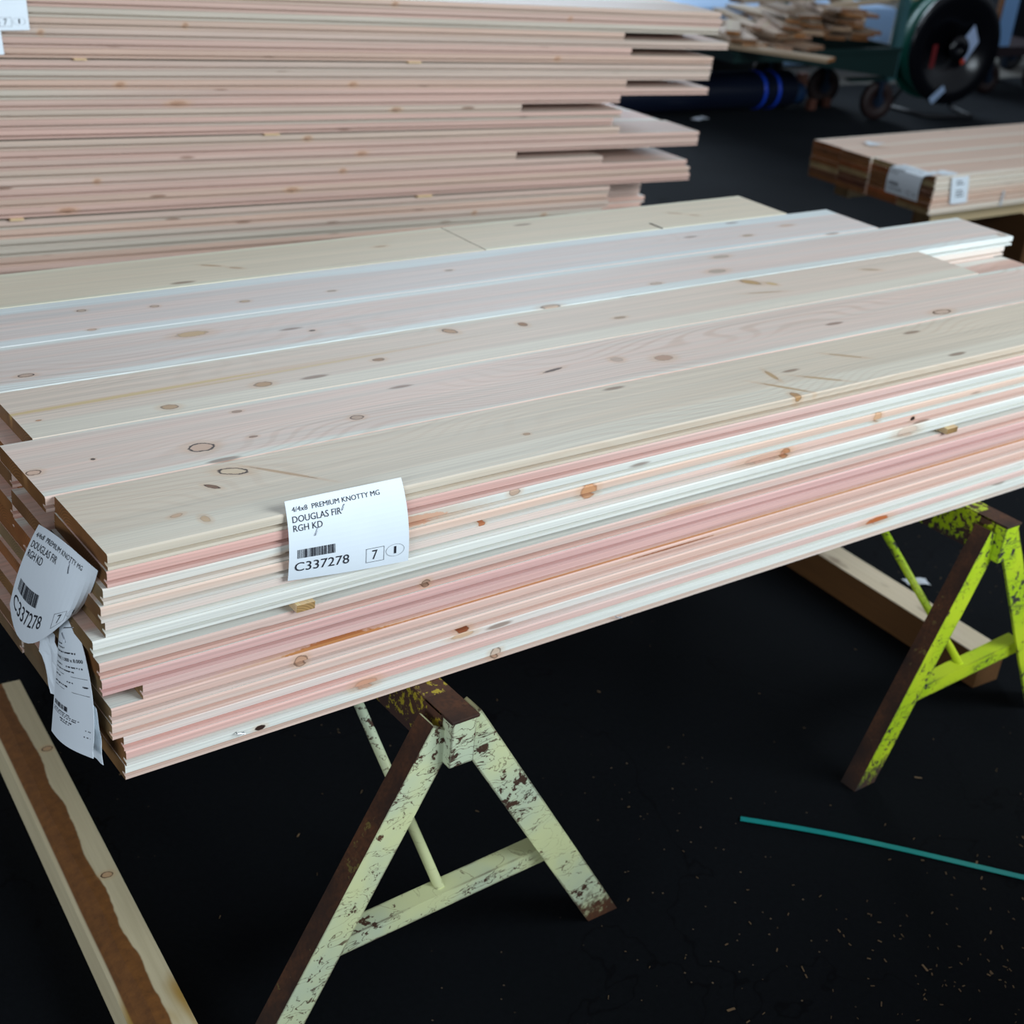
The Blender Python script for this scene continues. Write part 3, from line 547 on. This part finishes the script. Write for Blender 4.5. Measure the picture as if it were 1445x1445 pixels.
def sheet(bm, S, nu=16, nv=16, th=.0004):
    top = [[bm.verts.new(S(i / nu, j / nv, 0)) for j in range(nv + 1)] for i in range(nu + 1)]; bot = [[bm.verts.new(S(i / nu, j / nv, -th)) for j in range(nv + 1)] for i in range(nu + 1)]
    for i in range(nu):
        for j in range(nv):
            bm.faces.new((top[i][j], top[i][j + 1], top[i + 1][j + 1], top[i + 1][j])); bm.faces.new((bot[i][j], bot[i + 1][j], bot[i + 1][j + 1], bot[i][j + 1]))
    for i in range(nu):
        bm.faces.new((top[i][0], top[i + 1][0], bot[i + 1][0], bot[i][0])); bm.faces.new((top[i][nv], bot[i][nv], bot[i + 1][nv], top[i + 1][nv]))
    for j in range(nv):
        bm.faces.new((top[0][j], bot[0][j], bot[0][j + 1], top[0][j + 1])); bm.faces.new((top[nu][j], top[nu][j + 1], bot[nu][j + 1], bot[nu][j]))
def normal_surf(F_):
    def S(u, v, lift=0.0):
        p = F_(u, v)
        if lift == 0: return p
        e = .004; n = (F_(u + e, v) - F_(u - e, v)).cross(F_(u, v - e) - F_(u, v + e)); n.normalize(); return p + n * lift
    return S
def stock_tag(S, root_name, label, loc, grp=None, full=True, staples=()):
    root = empty(root_name, loc); tag(root, label, 'tag', grp); inv = lambda o: setattr(o, 'parent', root) or setattr(o, 'matrix_parent_inverse', Matrix.Translation(loc).inverted())
    bm = bmesh.new(); sheet(bm, S); o = obj('paper', bm, PAP, smooth=False); inv(o)
    bm = bmesh.new()
    place_text(bm, S, '4/4x8  PREMIUM KNOTTY MG', .045, .145, .74, .062, 0)
    place_text(bm, S, 'DOUGLAS FIR', .04, .275, .40, .082, 0)
    place_text(bm, S, 'RGH KD', .04, .385, .235, .082, 0)
    place_text(bm, S, 'C337278', .045, .885, .435, .115, .001)
    inv(obj('printed_text', bm, INK)); bm = bmesh.new(); barcode(bm, S, .065, .365, .615, .725, 5); inv(obj('barcode', bm, INK)); bm = bmesh.new()
    place_text(bm, S, '7', .675, .895, .045, .115, .004)
    rect(bm, S, .622, .625, .76, .925); rect(bm, S, .775, .778, .76, .925); rect(bm, S, .622, .778, .758, .763); rect(bm, S, .622, .778, .922, .927)
    place_text(bm, S, 'I', .865, .875, .02, .09, .004)
    n = 32
    for k in range(n):
        a0, a1 = 2 * math.pi * k / n, 2 * math.pi * (k + 1) / n
        bm.faces.new([bm.verts.new(S(.875 + .082 * r * math.cos(a), .835 + .072 * r * math.sin(a), .0005)) for a, r in ((a0, 1), (a1, 1), (a1, .97), (a0, .97))])
    o = obj('number_boxes', bm, INK); inv(o)
    for (u0, v0, u1, v1) in staples:
        bm = bmesh.new(); a, b_ = S(u0, v0, .0012), S(u1, v1, .0012); tube(bm, [S(u0, v0, -.002), a, b_, S(u1, v1, -.002)], .0006, 6); o = obj('staple', bm, STEEL, smooth=True); inv(o)
    return root
# front tag, bent over the top edge
TL, TR = P(.2505, .004, .017), P(.4375, .004, .014); BL, BR = P(.252, -.0075, -.102), P(.449, -.0115, -.118)
CL, CR = P(.2490, -.022, -.034), P(.4420, -.024, -.040)
def F1(u, v):
    a = TL.lerp(TR, u); c = CL.lerp(CR, u); b_ = BL.lerp(BR, u)
    return a * (1 - v) ** 2 + c * 2 * v * (1 - v) + b_ * v * v + Vector((0, -.003 * math.sin(math.pi * u) * v, .0))
stock_tag(normal_surf(F1), 'paper_tag', 'white printed stock tag stapled over the front top edge of the near stack', P(.35, -.01, -.05), staples=[(.47, .17, .445, .235), (.235, .38, .205, .47)])
# left tag, curling off the board ends
G2 = [[(-.012, .22, -.059), (-.026, .084, -.016), (-.022, .038, -.015), (-.010, .011, -.027)],
      [(-.028, .259, -.136), (-.040, .119, -.096), (-.034, .059, -.079), (-.012, .040, -.077)],
      [(-.020, .355, -.258), (-.045, .185, -.224), (-.045, .082, -.144), (-.018, .074, -.122)]]
def lag(t, ks):
    return [math.prod((t - b_) / (a - b_) for b_ in ks if b_ != a) for a in ks]
def F2b(u, v):
    lu, lv = lag(u, (0, .42, .7, 1)), lag(v, (0, .5, 1)); p = Vector((0, 0, 0))
    for a, row in zip(lv, G2):
        for b_, q in zip(lu, row): p += P(*q) * a * b_
    return p
stock_tag(normal_surf(F2b), 'paper_tag', 'curled white stock tag hanging on the dark left board ends of the near stack', P(-.03, .12, -.1), staples=[(.60, .14, .63, .27)])
# packing slip below it
S0 = {(0, 0): P(-.020, .135, -.165), (1, 0): P(-.022, .075, -.128), (0, 1): P(-.034, .160, -.362), (1, 1): P(-.034, -.004, -.303)}
def F3(u, v):
    tl, tr, bl_, br_ = S0[(0, 0)], S0[(1, 0)], S0[(0, 1)], S0[(1, 1)]; 
    l = tl.lerp(bl_, v); rr0 = tr.lerp(br_, v); bulge = Vector((-.0, -.030, .012)) * max(0.0, math.sin(math.pi * min(1, max(0, v) * 1.05))) ** .8
    return l.lerp(rr0 + bulge, u) + Vector((-.008 * math.sin(math.pi * u), 0, 0))
S3 = normal_surf(F3)
root = empty('packing_slip', P(-.03, .08, -.25)); tag(root, 'long white packing slip with small print hanging below the curled tag at the corner', 'paper slip')
inv = lambda o: setattr(o, 'parent', root) or setattr(o, 'matrix_parent_inverse', Matrix.Translation(P(-.03, .08, -.25)).inverted())
bm = bmesh.new(); sheet(bm, S3, 14, 20); inv(obj('paper', bm, PAP))
bm = bmesh.new(); rr = random.Random(4)
def scribble(u0, u1, v, hgt):
    x = u0
    while x < u1:
        w_ = rr.uniform(.012, .03); rect(bm, S3, x, min(x + w_, u1), v, v + hgt * rr.uniform(.6, 1)); x += w_ + rr.choice((.006, .008, .03))
for v, a, b_, hg in ((.17, .1, .42, .011), (.20, .1, .5, .011), (.235, .08, .8, .014), (.34, .08, .35, .012), (.34, .5, .9, .012), (.375, .08, .7, .012), (.44, .06, .3, .011), (.46, .5, .65, .011), (.50, .06, .5, .014), (.47, .85, .95, .012),
                   (.735, .06, .55, .008), (.75, .06, .75, .008), (.765, .06, .7, .008), (.79, .3, .6, .014), (.81, .32, .55, .008), (.80, .86, .95, .009), (.85, .84, .95, .009)): scribble(a, b_, v, hg)
place_text(bm, S3, '4/4x8 | 1.000 x 8.000', .08, .305, .85, .026, .006)
rect(bm, S3, .06, .96, .415, .418); rect(bm, S3, .06, .96, .535, .538); barcode(bm, S3, .08, .5, .675, .715, 9, 26)
inv(obj('printing', bm, INK))
for (u0, v0, u1, v1) in ((.50, .09, .58, .16), (.62, .055, .95, .06)):
    bm = bmesh.new(); tube(bm, [S3(u0, v0, -.002), S3(u0, v0, .0015), S3(u1, v1, .0015), S3(u1, v1, -.002)], .0006, 6); inv(obj('staple', bm, STEEL, smooth=True))
# crumpled white papers behind the slip
def crumple(name, label, pts, sd, amp=.006, mat=None):
    a, b_, c_, d_ = [Vector(q) for q in pts]
    def Fc(u, v):
        p = a * (1 - u) * (1 - v) + b_ * u * (1 - v) + c_ * u * v + d_ * (1 - u) * v
        return p + mnoise.noise_vector(p * 38 + Vector((sd, 0, 0))) * amp
    bm = bmesh.new(); sheet(bm, normal_surf(Fc), 10, 10); return tag(obj(name, bm, mat or PAP), label, 'paper')
crumple('crumpled_paper', 'crumpled white paper scrap tucked in the dark gap beneath the curled tag', [P(-.014, .262, -.215), P(-.014, .205, -.175), P(-.016, .13, -.30), P(-.018, .20, -.325)], 3., .008)
crumple('paper_scrap', 'narrow white paper edge showing behind the packing slip near the lower corner boards', [P(-.020, .055, -.245), P(-.020, .012, -.235), P(-.018, .004, -.325), P(-.018, .04, -.335)], 7., .003)
# tags on the back pile
def FB(px0, px1, pz0, pz1, y, sh=.0):
    def F_(u, v): return P(px0 + (px1 - px0) * u + sh * v, y - .006 - .004 * math.sin(math.pi * u), pz1 + (pz0 - pz1) * v)
    return normal_surf(F_)
stock_tag(FB(.450, .643, .279, .405, YB, .008), 'paper_tag', 'white printed stock tag on the back pile at the picture\'s top left corner', P(.55, YB, .33))
bm = bmesh.new(); S4 = FB(.41, .575, .222, .345, YB + .001, .010); sheet(bm, S4); 
tag(obj('paper_slip', bm, PAP), 'plain white slip corner below the stock tag on the back pile', 'paper slip')
# staples left in the lowest board of the near stack
for (x, z, lab) in ((.183, -.340, 'bright loose staple in the bottom board edge near the left corner of the near stack'), (.904, -.352, 'small loose staple under the bottom board edge at mid length of the near stack')):
    bm = bmesh.new(); tube(bm, [P(x - .006, -.001, z + .003), P(x - .006, -.006, z + .003), P(x + .006, -.006, z - .001), P(x + .006, -.001, z - .001)], .0009, 6); tag(obj('staple', bm, STEEL), lab, 'staple')

# ------------------------------------------------------------------ green strap, debris on the floor
bm = bmesh.new(); pts = []
for i in range(25):
    u = i / 24; x = 1.300 + .379 * u * 1.5; y = -.044 - .427 * u * 1.5 - .016 * math.sin(math.pi * min(1, u * 1.5)) * -1; pts.append(Vector((x, y, .004 + .001 * math.sin(9 * u))))
n = Vector((.74, .66, 0)); rr_ = []
for p_ in pts: rr_.append([bm.verts.new(p_ + n * .007), bm.verts.new(p_ - n * .007), bm.verts.new(p_ - n * .007 - Vector((0, 0, .0012))), bm.verts.new(p_ + n * .007 - Vector((0, 0, .0012)))])
fs = []
for a, b_ in zip(rr_, rr_[1:]):
    for k in range(4): fs.append(bm.faces.new((a[k], a[(k + 1) % 4], b_[(k + 1) % 4], b_[k])))
fs.append(bm.faces.new(rr_[0])); fs.append(bm.faces.new(rr_[-1][::-1])); bmesh.ops.recalc_face_normals(bm, faces=fs)
tag(obj('packing_strap', bm, plain('green_strap', rgb('0b8a84'), .35)), 'teal plastic packing strap lying on the dark floor at the lower right', 'strap')
bm = bmesh.new(); rr = random.Random(8)
for k in range(420):
    if k < 260: x, y = rr.gauss(1.45, .28), rr.gauss(-.62, .16)
    else: x, y = rr.uniform(.2, 3.4), rr.uniform(-.7, 1.8)
    a = rr.uniform(0, 3.14); l = rr.uniform(.002, .008) * (2 if rr.random() < .06 else 1); w_ = l * rr.uniform(.12, .35)
    bar(bm, (x, y, .0015), (x + l * math.cos(a), y + l * math.sin(a), .0015 + rr.uniform(0, .0015)), w_, .0008)
tag(obj('wood_shavings', bm, plain('shavings', rgb('6c5438'), .8)), 'fine wood shavings and splinters scattered over the dark floor', 'wood shavings', kind='stuff')
PLW = plain('white_plastic_scrap', rgb('c8ccd0'), .4)
crumple('paper_flake', 'small white paper flake on the floor right of the square timber behind the lime-yellow sawhorse', [(2.445, .47, .004), (2.51, .44, .006), (2.50, .41, .004), (2.44, .445, .003)], 4., .006, PLW)
crumple('paper_flake', 'second small white flake on the floor, nearer to the square timber behind the lime-yellow sawhorse', [(2.375, .475, .004), (2.41, .46, .005), (2.40, .44, .004), (2.37, .455, .003)], 5., .005, PLW)

# ------------------------------------------------------------------ right-hand stack in the background
GR = 'boards of the small stack on the right'
RM = [wood('fir_right_%s' % ORD[i], UL=a, UR=a, LL=a, LR=a, Top=.8, SF=.004, SB=.004, Seed=200. + i, End=rgb(e), Pink=rgb('dcae92'), Sap=rgb('e6dccb')) for i, (a, e) in enumerate(((.8, '8a4a24'), (.2, '6a4630'), (.9, '97532c'), (.1, 'a08a60'), (.6, '5c3422')))]
rx0 = 4.765; ry0 = 2.308; rxs = [0.0, -.004, -.012, -.006]; ryaw = .012
for c in range(4):
    for i in range(7):
        z = -.60 + (6 - i) * .0248
        board(rx0 + rxs[c] + random.uniform(-.004, .004), rx0 + 2.45, ry0 + c * W, z, RM[(i * 3 + c * 2 + (i == 0)) % 5] if i else RM[[1, 3, 1, 0][c]],
              'fir board of the small stack at the right, %s layer, %s row from its front' % (ORD[i], ['first', 'second', 'third', 'fourth'][c]), GR, .0248)
for k in range(2):
    bm = bmesh.new(); box(bm, rx0 + .16, rx0 + 2.4, ry0 + .10 + k * .50, ry0 + .19 + k * .50, Z0 - .6905, Z0 - .6008, .003)
    tag(obj('bunk_beam', bm, wood('bunk_wood_%d' % k, Top=.3, Pink=rgb('b89a6a'), Sap=rgb('c9b486'), UL=.6, LL=.6, UR=.6, LR=.6, Seed=231. + k)), 'pale timber beam under the %s of the small right stack' % ['front edge', 'back edge'][k], 'timber')
for k, x in enumerate((rx0 + .9, rx0 + 2.1)):
    bm = bmesh.new(); box(bm, x, x + .14, ry0 + .04, ry0 + .74, .0005, Z0 - .6910, .004)
    tag(obj('timber_block', bm, mt2), 'dark timber block carrying the beams of the small right stack, %s one' % ['left', 'right'][k], 'timber block')
def F5(u, v):   # tag folded over the corner
    a = P(4.66 + .19 * u * .15, 2.60 - .21 * u, -.432 - 0) ; a.x = 4.735 + .06 * (1 - v) if v < .2 else 4.735
    zz = -.4255 if v < .2 else -.4255 - (v - .2) * .15
    xx = 4.765 + .03 * (.2 - v) / .2 + 0 if v < .2 else 4.705 - .012 * math.sin(3.1 * v)
    if v < .2: xx = 4.705 + .09 * (.2 - v) / .2
    return P(xx + 0 * u, 2.515 - .185 * u + .012 * v, zz + .004)
stock_tag(normal_surf(F5), 'paper_tag', 'white stock tag folded over the left corner of the small right stack', P(4.71, 2.42, -.48))
bm = bmesh.new(); S6 = normal_surf(lambda u, v: P(4.865 + .125 * u + .03 * v, ry0 - .008 - .004 * math.sin(3 * u), -.432 - .125 * v)); sheet(bm, S6, 8, 8); o6 = empty('paper_tag', P(4.93, ry0, -.49)); tag(o6, 'narrow white tag hanging flat on the front face of the small right stack', 'tag')
o = obj('paper', bm, PAP); o.parent = o6; o.matrix_parent_inverse = Matrix.Translation(o6.location).inverted()
bm = bmesh.new(); rr = random.Random(3)
for v in (.15, .25, .5, .6, .7): rect(bm, S6, .25, rr.uniform(.5, .85), v, v + .04)
o = obj('printing', bm, INK); o.parent = o6; o.matrix_parent_inverse = Matrix.Translation(o6.location).inverted()
crumple('paper_slip', 'crumpled white slip lying on top of the small right stack beside the narrow tag', [P(4.80, ry0 + .07, -.422), P(4.90, ry0 + .06, -.420), P(4.93, ry0 + .0, -.424), P(4.84, ry0 + .0, -.424)], 2., .006)
crumple('paper_slip', 'small white scrap on the far top edge of the small right stack', [P(4.93, 2.90, -.418), P(5.02, 2.90, -.418), P(5.05, 2.84, -.418), P(4.95, 2.84, -.418)], 9., .008)
bm = bmesh.new(); box(bm, 5.292, 5.304, ry0 - .006, ry0 - .002, Z0 - .60, Z0 - .525); tag(obj('packing_strap', bm, PLW), 'short white strap end on the front face of the small right stack', 'strap')

# ------------------------------------------------------------------ hopper cart with offcuts
DG = plain('dark_green_steel', rgb('0f2a28'), .45, var=.3); TEAL = plain('teal_grey_steel', rgb('3c6468'), .4, var=.3); RUB = plain('maroon_rubber', rgb('24100f'), .6); BLKR = plain('black_rubber', rgb('14151a'), .6)
BSTEEL = plain('bluish_steel', rgb('2c3c52'), .4, .6)
def caster(root, x, y, r, w_, wheel_mat, ztop):
    bm = bmesh.new(); lathe(bm, [(r * .35, -w_ / 2), (r * .92, -w_ / 2), (r, -w_ * .3), (r, w_ * .3), (r * .92, w_ / 2), (r * .35, w_ / 2)], (x, y, r + .001), (.25, 1, 0), 28); wh = obj('caster_wheel', bm, wheel_mat, root, smooth=True)
    bm = bmesh.new(); lathe(bm, [(.002, -w_ * .55), (r * .34, -w_ * .55), (r * .34, w_ * .55), (.002, w_ * .55)], (x, y, r + .001), (.25, 1, 0), 20); obj('hub', bm, BSTEEL, wh)
    bm = bmesh.new()
    for s in (-1, 1): bar(bm, (x + .02 * s, y + s * (w_ / 2 + .012), r - .02), (x + .02 * s, y + s * (w_ / 2 + .012), ztop - .01), .045, .006, up=(0, 1, 0))
    box(bm, x - .05, x + .05, y - w_ / 2 - .02, y + w_ / 2 + .02, ztop - .012, ztop - .001); obj('caster_fork', bm, BSTEEL, root)
hx0, hx1, hy0, hy1 = 6.30, 7.98, 5.15, 6.35
root = empty('hopper_cart', (7.2, 5.7, 0)); tag(root, 'dark green steel hopper cart on caster wheels heaped with wood offcuts', 'cart')
def loc_(bm):
    for v in bm.verts: v.co -= Vector((7.2, 5.7, 0))
bm = bmesh.new()   # tapered tub: shallow at the left, deep at the right
zt_, zl, zr = .500, .440, .300
sec = [(hx0, zt_), (hx0, zl), (6.80, zl), (hx1, zr), (hx1, zt_), (hx1 - .02, zt_), (hx1 - .02, zr + .02), (6.80, zl + .02), (hx0 + .02, zl + .02), (hx0 + .02, zt_)]
prism(bm, sec, hy0 + .01, hy1 - .01, (Vector((0, 0, 0)), Vector((1, 0, 0)), Vector((0, 0, 1)), Vector((0, 1, 0))))
for y in (hy0, hy1 - .01): prism(bm, [(hx0, zt_), (hx0, zl), (6.80, zl), (hx1, zr), (hx1, zt_)], y, y + .01, (Vector((0, 0, 0)), Vector((1, 0, 0)), Vector((0, 0, 1)), Vector((0, 1, 0))))
loc_(bm); obj('tub', bm, DG, root)
bm = bmesh.new()
for y in (hy0, hy1): bar(bm, (hx0, y, zt_), (hx1, y, zt_), .035, .03)
for x in (hx0, hx1): bar(bm, (x, hy0, zt_), (x, hy1, zt_), .035, .03)
loc_(bm); obj('rim', bm, DG, root)
bm = bmesh.new()
for y in (hy0 + .06, hy1 - .06): bar(bm, (7.55, y, zr - .012), (hx1, y, zr - .012), .06, .02)
loc_(bm); obj('base_frame', bm, DG, root)
bm = bmesh.new(); bar(bm, (hx1 - .02, hy0 + .03, zr - .02), (hx1 - .02, hy0 + .03, 1.35), .075, .05, up=(0, 1, 0)); loc_(bm); obj('handle_post', bm, TEAL, root)
bm = bmesh.new(); bar(bm, (hx1 - .02, hy1 - .03, zr - .02), (hx1 - .02, hy1 - .03, 1.35), .075, .05, up=(0, 1, 0)); bar(bm, (hx1 - .02, hy0 + .03, 1.35), (hx1 - .02, hy1 - .03, 1.35), .05, .05); loc_(bm); obj('handle_post', bm, TEAL, root)
for x, y in ((7.88, hy0 + .04), (7.88, hy0 + .56), (7.88, hy1 - .06), (6.62, hy1 - .06)): caster(root, x - 7.2, y - 5.7, .135, .055, RUB, zr - .02 if x > 7 else zl)
OFF = [wood('offcut_wood_%d' % i, Top=.7, UL=.7, LL=.7, UR=.7, LR=.7, Seed=300. + i, Pink=rgb(a), Sap=rgb(b_), End=rgb(e)) for i, (a, b_, e) in enumerate((('b98a70', 'c8b494', 'c49a80'), ('a5835e', 'b8a684', 'b87c48'), ('c09a80', 'd0c0a4', 'd2b090'), ('8a6a50', 'a08c70', '8c5a34')))]
rr = random.Random(21)
def offcut(x, y, z, L, rz, ry=0.0, rx=0.0, w_=.14, th=.024, mat=None):
    bm = bmesh.new(); box(bm, -L / 2, L / 2, -w_ / 2, w_ / 2, -th / 2, th / 2, .001); o = obj('offcut_board', bm, mat or rr.choice(OFF)); o.location = (x, y, z); o.rotation_euler = (rx, ry, rz); return o
GO = 'fir offcuts heaped on the hopper cart'
lo_lab = 'short fir offcut in the jumbled heap on the dark green hopper cart'
for lay in range(6):
    for k in range(9 - lay):
        x = hx0 + .22 + (k + .5) * (hx1 - hx0 - .35) / (9 - lay) + rr.uniform(-.06, .06)
        for yy in (hy0 + .35, hy0 + .88):
            if yy > hy0 + .5 and (rr.random() < .2 or lay > 1): continue
            if lay > 2 and x < hx0 + .7: continue
            rz = rr.choice((1.57, 1.1, .9, 1.25, .7)) + rr.uniform(-.12, .12)
            tag(offcut(x, yy + rr.uniform(-.08, .06), .545 + lay * .034 + rr.uniform(-.004, .01) + (.03 if x > 7.3 else 0), rr.uniform(.5, .85), rz, rr.uniform(-.04, .04), rr.uniform(-.06, .06), rr.choice((.1, .14, .18))), lo_lab, 'offcut board', GO)
for (x, y, z, L, rz, ry, w_, lab) in ((6.42, 5.00, .545, .9, 1.95, .03, .14, 'offcut board jutting out over the left end of the hopper cart'), (7.05, 5.45, .80, 1.5, .28, .02, .10, 'long grey offcut lying slantwise across the top of the heap'),
        (7.30, 5.25, .77, .8, 1.05, .08, .18, 'wide grey-brown offcut on top in the middle of the heap'), (7.75, 5.3, .80, 1.1, .1, -.04, .05, 'narrow stick reaching right over the heap to the handle post')):
    tag(offcut(x, y, z, L, rz, ry, 0, w_), lab, 'offcut board')

# sheeted bundle far behind, pale blue
bm = bmesh.new(); box(bm, 4.9, 10.2, 7.0, 12.5, .02, .50, .03)
for v in bm.verts: v.co += mnoise.noise_vector(v.co * 2) * .02
bmesh.ops.subdivide_edges(bm, edges=bm.edges[:], cuts=3, use_grid_fill=True)
for v in bm.verts: v.co += mnoise.noise_vector(v.co * 3) * .02; v.co.z = max(v.co.z, .002)
tag(obj('wrapped_bundle', bm, plain('pale_blue_wrap', rgb('b4d8ff'), .35, var=.05), smooth=True), 'pale blue plastic-wrapped bundle behind the heap of offcuts at the top edge', 'bundle')

# ------------------------------------------------------------------ pipe roll with two blue straps
NAVY = plain('dark_navy_plastic', rgb('131a2c'), .35); BLU = plain('bright_blue_band', rgb('1f4fe0'), .4); CAPB = plain('blue_cap', rgb('16365c'), .5)
root = empty('rolled_tarp', (6.7, 5.75, 0)); tag(root, 'long dark navy roll with two bright blue bands lying on the floor', 'roll')
bm = bmesh.new(); rp_ = [(.002, 0), (.125, 0), (.133, .02), (.133, 2.5), (.125, 2.52), (.002, 2.52)]; lathe(bm, rp_, (-1.75, 0, .134), (1, -.02, 0), 36); obj('roll_body', bm, NAVY, root, smooth=True)
for x in (.42, .56):
    bm = bmesh.new(); lathe(bm, [(.132, -.014), (.138, -.014), (.138, .014), (.132, .014)], (x, -.005 - .02 * (x + 1.75), .134), (1, -.02, 0), 36); obj('blue_band', bm, BLU, root, smooth=True)
bm = bmesh.new(); lathe(bm, [(.002, .76), (.07, .76), (.08, .90), (.002, .91)], (0, -.04, .10), (1, -.02, 0), 24); obj('end_cap', bm, CAPB, root, smooth=True)
bm = bmesh.new(); box(bm, 5.6, 8.2, 6.56, 6.95, .0005, .30, .02); tag(obj('shadow_box', bm, plain('shadow_dark', rgb('101318'), .6)), 'added low dark box standing for the shadow behind the navy roll', 'shadow box')  # dark box put in for the shadow behind the roll
crumple('plastic_scrap', 'shiny white plastic scrap on the floor in front of the navy roll', [(6.33, 5.50, .006), (6.47, 5.53, .008), (6.47, 5.46, .012), (6.33, 5.44, .010)], 2.5, .012, plain('shiny_plastic', rgb('eef4ff'), .15))
for (x, y, s_, lab) in ((7.62, 5.57, .07, 'small reddish wood block on the floor below the hopper cart'), (7.86, 5.63, .06, 'tiny wood block on the floor beside the caster wheel'), (8.36, 6.35, .09, 'upright brown wood block in the pale patch under the hopper cart')):
    bm = bmesh.new(); box(bm, x - s_ / 2, x + s_ / 2, y - s_ / 3, y + s_ / 3, .0005, s_ * 1.1, .003); tag(obj('wood_block', bm, plain('brown_block', rgb('5c3426'), .7)), lab, 'wood block')

# ------------------------------------------------------------------ strapping reel
GL = plain('gloss_black', rgb('0c0d12'), .18, var=.1); GREEN = plain('green_strap_coil', rgb('12695a'), .4)
rc = Vector((8.66, 5.28, .50)); nv = Vector((-.22, -.97, 0)).normalized()
root = empty('strapping_reel', (8.66, 5.28, 0)); tag(root, 'large black strapping reel with a green coil standing beside the hopper cart', 'reel')
def rloc(bm):
    for v in bm.verts: v.co -= Vector((8.66, 5.28, 0))
bm = bmesh.new(); lathe(bm, [(.05, .10), (.30, .125), (.315, .135), (.40, .128), (.415, .120), (.415, .105), (.05, .085)], rc, nv, 56); rloc(bm); obj('flange', bm, GL, root, smooth=True)
bm = bmesh.new(); lathe(bm, [(.05, -.10), (.415, -.105), (.415, -.12), (.05, -.115)], rc, nv, 56); rloc(bm); obj('flange', bm, GREEN, root, smooth=True)
bm = bmesh.new(); lathe(bm, [(.10, -.10), (.385, -.10), (.385, .10), (.10, .085)], rc, nv, 56); rloc(bm); obj('strap_coil', bm, GREEN, root, smooth=True)
bm = bmesh.new(); lathe(bm, [(.002, -.16), (.05, -.16), (.05, .15), (.09, .155), (.09, .165), (.002, .17)], rc, nv, 32); rloc(bm); obj('hub', bm, GL, root, smooth=True)
ux = nv.cross(Vector((0, 0, 1))).normalized(); uz = Vector((0, 0, 1))
def onreel(a, b_, off=.14): return rc + ux * a + uz * b_ + nv * off
def decal(name, quad, mat, off=.139):
    bm = bmesh.new(); q = [bm.verts.new(onreel(a, b_, off)) for a, b_ in quad]; q2 = [bm.verts.new(onreel(a, b_, off - .003)) for a, b_ in quad]
    bm.faces.new(q); bm.faces.new(q2[::-1])
    for i in range(len(q)): bm.faces.new((q[i], q2[i], q2[(i + 1) % len(q)], q[(i + 1) % len(q)]))
    bmesh.ops.recalc_face_normals(bm, faces=bm.faces[:]); rloc(bm); return obj(name, bm, mat, root)
sg = 1 if ux.x > 0 else -1
decal('label_sticker', [(sg * .02, .03), (sg * .12, .17), (sg * .19, .05), (sg * .10, -.10)], plain('pale_sticker', rgb('b4c8ea'), .5))
decal('orange_mark', [(sg * .005, .03), (sg * .03, .05), (sg * .10, -.10), (sg * .07, -.12)], plain('orange_sticker', rgb('d8452a'), .5), .141)
decal('red_mark', [(-sg * .22, .02), (-sg * .18, .02), (-sg * .18, -.15), (-sg * .22, -.15)], plain('dark_red_sticker', rgb('701418'), .5), .136)
decal('white_sticker', [(-sg * .16, -.37), (-sg * .05, -.27), (-sg * .02, -.31), (-sg * .12, -.41)], plain('pale_sticker_two', rgb('a4bcdc'), .5), .139)
bm = bmesh.new()
for s in (-1, 1):
    a = rc - nv * .13 + Vector((0, 0, 0)); tube(bm, [a, a + ux * s * .30 - Vector((0, 0, .485))], .016, 10)
tube(bm, [rc + nv * -.13 + ux * .3 - Vector((0, 0, .482)), rc + nv * .22 + ux * .22 - Vector((0, 0, .482)), rc + nv * .22 - ux * .22 - Vector((0, 0, .482)), rc - nv * .13 - ux * .3 - Vector((0, 0, .482))], .016, 10)
rloc(bm); obj('stand', bm, BLKR, root, smooth=True)
# second cart at the right edge with upright pale panel
root = empty('panel_cart', (10.05, 6.0, 0)); tag(root, 'low dark cart at the right edge with an upright pale blue panel', 'cart')
bm = bmesh.new(); box(bm, -.20, .75, -.3, .5, .31, .39, .005); obj('platform', bm, plain('maroon_steel', rgb('2a1c22'), .5), root)
bm = bmesh.new(); box(bm, -.14, .06, -.29, -.25, .392, 1.5, .003); obj('panel', bm, plain('pale_blue_panel', rgb('8fbdf2'), .4, var=.05), root)
bm = bmesh.new(); box(bm, -.17, -.143, -.29, -.25, .392, 1.5, .003); obj('edge_trim', bm, plain('orange_brown_trim', rgb('8a5a34'), .6), root)
for x, y in ((-.05, -.22), (.65, -.22), (-.05, .42), (.65, .42)): caster(root, x, y, .125, .06, RUB, .31)
root = empty('wheeled_trolley', (11.5, 6.75, 0)); tag(root, 'dark wheeled trolley cut off by the right edge, chrome tube on it', 'trolley')
bm = bmesh.new(); box(bm, -.15, .9, -.2, .5, .28, 1.4, .02); obj('body', bm, plain('dark_body', rgb('0c0f14'), .4), root)
for x, y in ((-.0, -.15), (.8, -.15), (0, .45), (.8, .45)): caster(root, x, y, .13, .06, BLKR, .28)
bm = bmesh.new(); tube(bm, [(-.22, -.25, .05), (-.22, -.25, 1.4)], .03, 12); obj('upright_tube', bm, BSTEEL, root, smooth=True)
